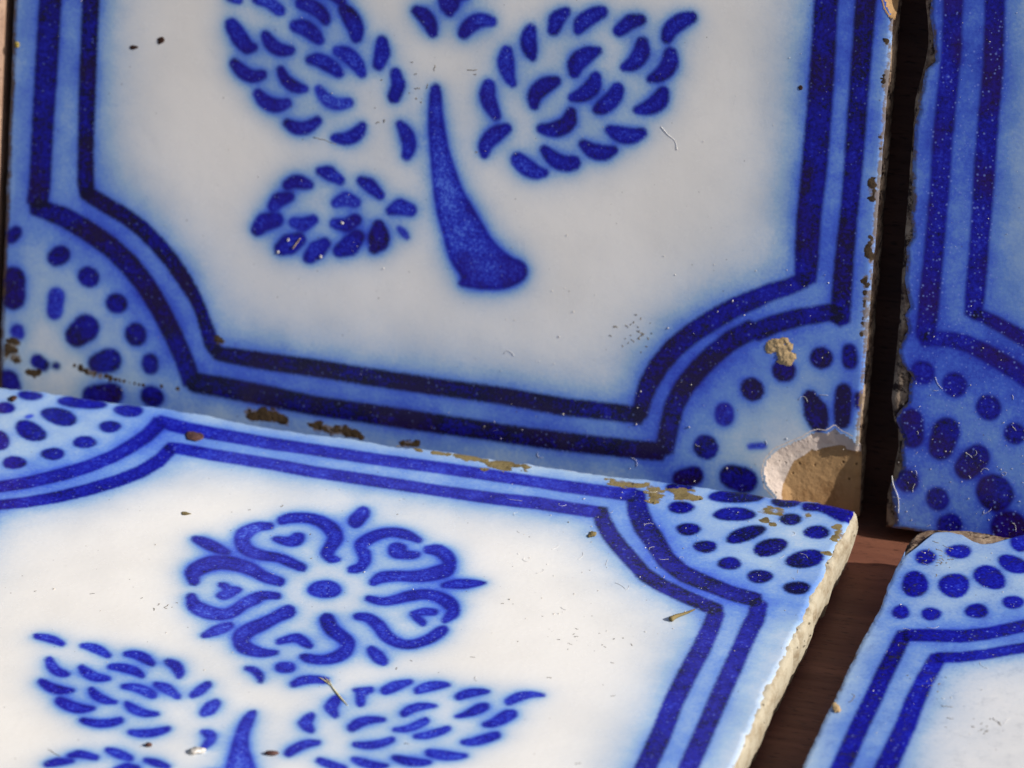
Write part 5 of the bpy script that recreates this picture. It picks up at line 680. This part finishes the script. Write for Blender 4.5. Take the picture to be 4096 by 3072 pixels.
t4 = build_tile(4, 'glazed_tile', 'tile lying flat at the right front with bare clay along its chipped rear edge', 'blue stencilled wall tiles',
    M['glaze_worn'], M['clay_dirty_shade'], edges(seed=400, l=T4_LEFT, t=T4_GLAZE_BACK, amp=0.4, ragged=0.45), edges(seed=401, l=[(a, b - 0.12) for a, b in T4_LEFT], t=T4_BODY_BACK, inset=-0.02, amp=0.3, ragged=0.6),
    axis([(0, 40, 0.28), (40, SIDE, 1.0)]), axis([(0, 50, 0.9), (50, SIDE, 0.28)]), (0.60, 0.6, 0.17, 0.0, 0.1, 0.95, 0.10))
TILE = {1: t1, 2: t2, 3: t3, 4: t4}

def patch(name, root, height, inside, lo, hi, mat, step=0.16, label=None):
    """a small height field on a tile face, kept only where inside(x, y) is positive"""
    xs, ys = np.arange(lo[0], hi[0] + step, step), np.arange(lo[1], hi[1] + step, step)
    x, y = np.meshgrid(xs, ys, indexing='ij')
    s = inside(x, y)
    z = height(x, y, s)
    f = grid_faces(*x.shape)
    f = f[s.ravel()[f].max(1) > 0]
    used, inv = np.unique(f, return_inverse=True)
    V = np.c_[x.ravel(), y.ravel(), z.ravel()][used]
    o = link_mesh(name, V * MM, inv.reshape(f.shape), mat, root, True)
    if label:
        o['label'] = label
    return o

# chipped corner: pale broken rim and the tan clay inside it
def sd(P):
    return lambda x, y: poly_sdf(P, np.c_[x.ravel(), y.ravel()]).reshape(x.shape)
def s_out(x, y): return chip_sdf(np.c_[x.ravel(), y.ravel()]).reshape(x.shape)
inner = sd(chip_in)
def skin(x, y): return glaze_z(1, x, y, np.clip(np.minimum(SIDE - 0.15 - x, y - 0.15), 0, 9))
def clampxy(x, y): return np.minimum(SIDE + 0.1 - x, y + 0.05)
patch('chip_rim', t1, lambda x, y, s: skin(x, y) + chip_depth(x, y, s_out(x, y)) + 0.004, lambda x, y: np.minimum(np.minimum(-s_out(x, y) + 0.1, inner(x, y) + 0.35), np.minimum(clampxy(x, y), 40 - y)), (124, -0.1), (140.2, 16), M['rim'], 0.14, 'pale broken glaze round the chipped corner')
patch('exposed_clay', t1, lambda x, y, s: skin(x, y) + chip_depth(x, y, s_out(x, y)) - 0.05 * np.clip(s, 0, 1) - 0.01, lambda x, y: np.minimum(np.minimum(-inner(x, y), -s_out(x, y)), clampxy(x, y)) + 0.12 * (fbm(x, y, 0.9, 214) - 0.5), (127, -0.1), (140.2, 13.5), M['clay_tan'], 0.14, 'tan clay laid bare in the chipped corner')
patch('exposed_clay', t1, lambda x, y, s: chip_depth(x, y, s_out(x, y)) + 0.03, lambda x, y: np.minimum(-s_out(x, y) + 0.1, np.minimum(SIDE + 0.1 - x, y - 40)), (136, 76), (140.2, 93), M['clay_tan'], 0.16)

# dried mortar and rust on the faces
def crust(root, blobs, mat, thick, seed, name='mortar_residue', label=None, tear=0.9, cut=0.52):
    groups = []
    for b in blobs:
        for g in groups:
            if any(math.hypot(b[0] - q[0], b[1] - q[1]) < b[2] + q[2] + 1.2 for q in g):
                g.append(b); break
        else:
            groups.append([b])
    for gi, g in enumerate(groups):
        A = np.array(g)
        lo, hi = (A[:, :2] - A[:, 2:3] * 1.8 - 0.4).min(0), (A[:, :2] + A[:, 2:3] * 1.8 + 0.4).max(0)
        lo, hi = np.maximum(lo, 0.1), np.minimum(hi, SIDE - 0.1)
        def inside(x, y):
            s = np.full(x.shape, -9.0)
            for bx, by, br in g:
                s = np.maximum(s, 1 - np.hypot(x - bx, y - by) / (br * 1.15))
            s = s + tear * (fbm(x / 2.0, y, 0.8, seed + gi, 4) - cut)
            return s
        def height(x, y, s):
            de = np.minimum(np.minimum(x, SIDE - x), np.minimum(y, SIDE - y))
            return thick * (0.15 + np.clip(s, 0, 1) ** 0.6) * (0.5 + fbm(x, y, 0.5, seed + 40 + gi)) - 0.42 * np.clip(1 - de / 1.1, 0, 1) ** 2 - 0.02 + 0.02
        patch(name, root, height, inside, lo, hi, mat, 0.12, label)
crust(t3, GRIME_T3, M['mortar'], 0.03, 500, tear=3.2, cut=0.53)
crust(t1, GRIME_T1R, M['rust'], 0.025, 540, 'rust_stain', tear=2.8, cut=0.57)
crust(t1, GRIME_T1L, M['rust'], 0.035, 580, 'mortar_residue', tear=2.8, cut=0.65)
crust(t1, CRUMB_T1, M['sand'], 0.2, 620, 'mortar_crumb', 'sandy crumb of mortar stuck above the chipped corner', tear=1.9)

# ------------------------------------------------------------------ loose debris lying on the tiles
def world_point(k, p, h=0.0):
    R, o = FRAMES[k]
    v = np.array(o) + np.array(R) @ np.array((p[0], p[1], h))
    return Vector(v * MM)
def tile_matrix(k, p, h=0.0, turn=0.0):
    R, o = FRAMES[k]
    mw = Matrix.Identity(4)
    for i in range(3):
        for j in range(3):
            mw[i][j] = R[i][j]
    mw = mw @ Matrix.Rotation(turn, 4, 'Z')
    w = world_point(k, p, h)
    for i in range(3):
        mw[i][3] = w[i]
    return mw

def pebble(name, k, p, size, mat, label, category, turn=0.0, rough=0.35, seed=0, group=None):
    """an irregular grain: size = (length, width, height) in mm"""
    bm = bmesh.new()
    bmesh.ops.create_icosphere(bm, subdivisions=3, radius=1.0)
    r = random.Random(seed)
    ph = [r.uniform(0, 6.28) for _ in range(9)]
    for v in bm.verts:
        c = v.co
        w = 1 + rough * (0.5 * math.sin(2.3 * c.x + ph[0]) * math.cos(2.7 * c.y + ph[1]) + 0.35 * math.sin(4.9 * c.y + ph[2]) * math.sin(5.3 * c.z + ph[3]) + 0.3 * math.sin(8 * c.x + ph[4]) * math.cos(7 * c.y + ph[5]))
        v.co = Vector((c.x * w * size[0] / 2, c.y * w * size[1] / 2, c.z * w * size[2] / 2)) * MM
    me = bpy.data.meshes.new(name)
    bm.to_mesh(me); bm.free()
    me.materials.append(mat)
    for f in me.polygons:
        f.use_smooth = True
    o = bpy.data.objects.new(name, me)
    scene.collection.objects.link(o)
    o.matrix_world = tile_matrix(k, p, size[2] * 0.36, turn)
    return tag(o, label, category, group)

def tube_verts(P, rad, sides=6):
    P = np.array(P, float)
    T = np.gradient(P, axis=0); T /= np.linalg.norm(T, axis=1)[:, None] + 1e-12
    ref = np.array((0.0, 0.0, 1.0))
    V = []
    for q, (p, t) in enumerate(zip(P, T)):
        s = np.cross(t, ref); ln = np.linalg.norm(s)
        s = s / ln if ln > 1e-6 else np.array((1.0, 0, 0))
        u = np.cross(s, t)
        r_ = rad[q] if hasattr(rad, '__len__') else rad
        for a in range(sides):
            th = 2 * math.pi * a / sides
            V.append(p + r_ * (math.cos(th) * s + math.sin(th) * u))
    n = len(P)
    F = [[i * sides + a, i * sides + (a + 1) % sides, (i + 1) * sides + (a + 1) % sides, (i + 1) * sides + a] for i in range(n - 1) for a in range(sides)]
    F += [list(range(sides))[::-1], [(n - 1) * sides + a for a in range(sides)]]
    return np.array(V), F
def spline(pts, n):
    P = np.array(pts, float)
    P = np.vstack((2 * P[0] - P[1], P, 2 * P[-1] - P[-2]))
    out = []
    m_ = len(P) - 3
    for t in np.linspace(0, m_ - 1e-6, n):
        i = int(t); f = t - i
        a, b, c, d = P[i:i + 4]
        out.append(0.5 * (2 * b + (c - a) * f + (2 * a - 5 * b + 4 * c - d) * f * f + (3 * b - a - 3 * c + d) * f ** 3))
    return np.array(out)
def strand(name, k, pts, rad, mat, label, category, lift=0.1, parts=1, group=None):
    o0 = pts[0]
    wob = min(0.08, lift * 0.5)
    P = spline([(a - o0[0], b - o0[1]) for a, b in pts], 26)
    h = np.full(len(P), lift)
    V, F = tube_verts(np.c_[P, h + wob * np.sin(np.linspace(0, 7, len(P)))], rad)
    o = link_mesh(name, V * MM, F, mat, None, True)
    o.matrix_world = tile_matrix(k, o0)
    return tag(o, label, category, group)

pebble('brown_speck', 1, P_SPECK_A[0], (1.25, 1.05, 0.14), M['brown'], 'round dark brown speck high on the standing tile, left of the leaves', 'speck', 0.4, seed=1)
pebble('brown_speck', 1, ((P_SPECK_B[0][0] + P_SPECK_B[1][0]) / 2, P_SPECK_B[0][1]), (1.35, 0.62, 0.12), M['brown'], 'small oblong dark speck near the left border of the standing tile', 'speck', 0.1, seed=2)
pebble('rust_speck', 1, P_SPECK_C[0], (0.65, 0.65, 0.12), M['brown'], 'tiny rust brown speck beside the right border of the standing tile', 'speck', 0, seed=3)
pebble('ochre_grain', 1, P_OCHRE[0], (0.85, 1.1, 0.5), M['ochre'], 'small ochre grain on the left rim of the standing tile', 'grain', 0, seed=4)
strand('white_fibre', 1, P_FIBRE, 0.034, M['lint'], 'short kinked white fibre on the standing tile, right of the leaf spray', 'fibre', 0.035)
strand('dust_sliver', 1, P_BAR, 0.10, M['sand'], 'thin pale sliver across the lower bud of the standing tile', 'sliver', 0.10)
for q, (p, where) in enumerate(zip(P_FLAKES_T1, ('pale flake beside the sliver on the lower bud of the standing tile', 'pale flake on the middle right stroke of the standing tile bud', 'pale flake at the lower left tip of the standing tile bud', 'pale flake on the bottom stroke of the standing tile bud'))):
    pebble('dust_flake', 1, p, (0.42, 0.55, 0.2), M['dust'], where, 'flake', q * 1.1, seed=20 + q, group='pale flakes on the bud')
pebble('clay_pellet', 3, P_PELLET[0], (2.9, 2.6, 0.35), M['seed'], 'brown pellet in the rear border line of the lying flower tile', 'pellet', 0.0, seed=5)
pebble('clay_pellet', 3, P_PELLET_B[0], (1.2, 1.6, 0.5), M['brown'], 'small brown pellet in the far left corner fan of the lying tile', 'pellet', 0.3, seed=6)
pebble('brown_seed', 3, P_SEED[1], (2.1, 0.95, 0.7), M['seed'], 'curved brown seed at the bottom edge beside the lying tile stem', 'seed', 0.2, seed=7, rough=0.2)
pebble('brown_seed', 3, P_SEED_B[1], (1.1, 0.9, 0.6), M['seed'], 'rounded brown seed below the left leaf of the lying tile', 'seed', 0.2, seed=8, rough=0.2)
pebble('white_flake', 3, P_FLAKE[0], (2.2, 1.6, 0.7), M['dust'], 'whitish paint flake left of the stem on the lying tile', 'flake', 0.1, seed=9, rough=0.6)
strand('wood_splinter', 3, P_STICK, [0.42, 0.42, 0.46, 0.4, 0.36, 0.38, 0.34, 0.3, 0.34, 0.3, 0.28, 0.3, 0.26, 0.26, 0.24, 0.24, 0.22, 0.2, 0.2, 0.2, 0.18, 0.16, 0.16, 0.14, 0.12, 0.08], M['mortar'], 'stubby grey brown splinter touching the right border of the lying tile', 'splinter', 0.3)
pebble('dirt_crumb', 3, P_CRUMB[0], (1.1, 1.7, 0.35), M['mortar'], 'grey brown crumb at the rear right border curve of the lying tile', 'crumb', 0.0, seed=10, rough=0.6)
pebble('tan_crumb', 3, P_TAN[0], (1.3, 0.8, 0.15), M['mortar'], 'thin tan crumb on white glaze above the lying tile flower', 'crumb', 0.2, seed=11, rough=0.6)
strand('white_hair', 2, P_HAIR, 0.065, M['lint'], 'long curved white hair on the lower left of the deep blue tile', 'hair', 0.12)
pebble('mortar_lump', 4, P_RING[0], (1.1, 2.2, 0.5), M['sand'], 'pale mortar lump on the left rim of the right lying tile', 'lump', 0.2, seed=12, rough=0.6)

# yellow straw tuft: husk with a few bristles
root = bpy.data.objects.new('straw_tuft', None)
scene.collection.objects.link(root)
root.matrix_world = tile_matrix(3, P_STRAW[1])
tag(root, 'yellow straw tuft lying between the flower and the right leaf spray', 'straw')
rel = [(a - P_STRAW[1][0], b - P_STRAW[1][1]) for a, b in P_STRAW]
V, F = tube_verts(np.c_[spline(rel[1:], 20), np.full(20, 0.05)], 0.04 + 0.13 * np.sin(np.linspace(0.5, 3.0, 20)))
link_mesh('husk', V * MM, F, M['straw'], root)
for q in range(5):
    a = (q - 2) * 0.35
    P = spline([rel[1], ((rel[0][0] + rel[1][0]) / 2 + a * 0.5, (rel[0][1] + rel[1][1]) / 2), (rel[0][0] + a * 1.2, rel[0][1] + random.uniform(-0.4, 0.8))], 12)
    V, F = tube_verts(np.c_[P, 0.08 + 0.02 * q + 0 * P[:, 0]], 0.04)
    link_mesh('bristle', V * MM, F, M['straw'], root)

# short dark scuff marks ground into the glaze
def near(cx, cy, rad, n):
    q = rng.standard_normal((n, 2)) * rad * 0.5 + np.array((cx, cy))
    return [[tuple(a), tuple(a + rng.standard_normal(2) * 0.22)] for a in q]
MARKS_T1 += near(103.4, 25.6, 3.6, 26) + near(62, 57, 5, 8)
MARKS_T3 += near(48, 86, 3.0, 6) + near(112, 92, 14, 12) + near(60, 112, 16, 8)
MARKS_T4 += near(5.5, 130.5, 3.0, 24) + near(12, 97, 2.5, 14) + near(22, 88, 3.0, 10)
for k, marks in ((1, MARKS_T1), (3, MARKS_T3), (4, MARKS_T4)):
    V, F, b = [], [], 0
    for q in marks:
        P = spline(q, 6) if len(q) > 1 else np.array(q)
        P = P + 0.08 * rng.standard_normal(P.shape)
        v, f = tube_verts(np.c_[P, np.full(len(P), 0.0)], 0.05 + 0.035 * rng.random(len(P)), 6)
        v[:, 2] *= 0.15
        V.append(v); F += [[i + b for i in g] for g in f]; b += len(v)
    o = link_mesh('scuff_mark', np.vstack(V) * MM + np.array((0, 0, 0.00001)), F, M['scuff'], TILE[k])
    o['kind'] = 'stuff'

# fine dust and lint: too many and too small to count
def specks(spec, seed):
    r = random.Random(seed)
    oct_v = np.array(((1, 0, 0), (-1, 0, 0), (0, 1, 0), (0, -1, 0), (0, 0, 1), (0, 0, -1)), float)
    oct_f = np.array(((0, 2, 4), (2, 1, 4), (1, 3, 4), (3, 0, 4), (2, 0, 5), (1, 2, 5), (3, 1, 5), (0, 3, 5)))
    V, F = [], []
    for k, (x0, x1, y0, y1), n, s0, s1 in spec:
        R, o = FRAMES[k]
        R, o = np.array(R), np.array(o)
        for _ in range(n):
            s = s0 + (s1 - s0) * r.random() ** 3
            a = r.uniform(0, 6.28)
            sc = np.array((s * r.uniform(0.5, 1.6), s * r.uniform(0.5, 1.0), s * r.uniform(0.4, 0.8)))
            v = oct_v * sc * (1 + 0.3 * np.array([[r.uniform(-1, 1)] for _ in range(6)]))
            v = v @ np.array(((math.cos(a), math.sin(a), 0), (-math.sin(a), math.cos(a), 0), (0, 0, 1)))
            v = v + np.array((r.uniform(x0, x1), r.uniform(y0, y1), sc[2] * 0.6))
            F.append(oct_f + 6 * len(V))
            V.append((o + v @ R.T))
    return np.vstack(V), np.vstack(F)
V, F = specks([(2, (1.5, 26, 1, 26), 150, 0.04, 0.15), (2, (2, 24, 26, 84), 40, 0.04, 0.12), (3, (96, 139, 96, 139), 150, 0.04, 0.19), (3, (30, 120, 60, 139), 110, 0.05, 0.17),
               (1, (80, 138, 2, 40), 90, 0.05, 0.17), (1, (4, 136, 4, 78), 110, 0.05, 0.14), (4, (1, 30, 70, 136), 70, 0.05, 0.17)], 5)
tag(link_mesh('dust', V * MM, F, M['dust'], None, False), 'scattered white dust specks over the glazed faces', kind='stuff')
def lint(spec, seed):
    r = random.Random(seed)
    V, F, b = [], [], 0
    for k, (x0, x1, y0, y1), n in spec:
        R, o = FRAMES[k]
        R, o = np.array(R), np.array(o)
        for _ in range(n):
            p = np.array((r.uniform(x0, x1), r.uniform(y0, y1)))
            a, turn, ln = r.uniform(0, 6.28), r.uniform(-1.6, 1.6), r.uniform(0.7, 2.4)
            P = [p]
            for s in range(7):
                P.append(P[-1] + ln / 7 * np.array((math.cos(a), math.sin(a))))
                a += turn * r.uniform(0.0, 0.6)
            v, f = tube_verts(np.c_[np.array(P), np.full(8, 0.04)], 0.026, 4)
            V.append(o + v @ R.T)
            F += [[i + b for i in q] for q in f]
            b += len(v)
    return np.vstack(V), F
V, F = lint([(2, (2, 25, 1, 24), 22), (3, (88, 138, 108, 138), 26), (1, (80, 136, 3, 25), 7), (3, (60, 120, 70, 130), 4), (4, (2, 26, 80, 132), 6)], 9)
tag(link_mesh('lint', V * MM, F, M['lint'], None, True), 'short curly white lint fibres strewn over the glaze', kind='stuff')
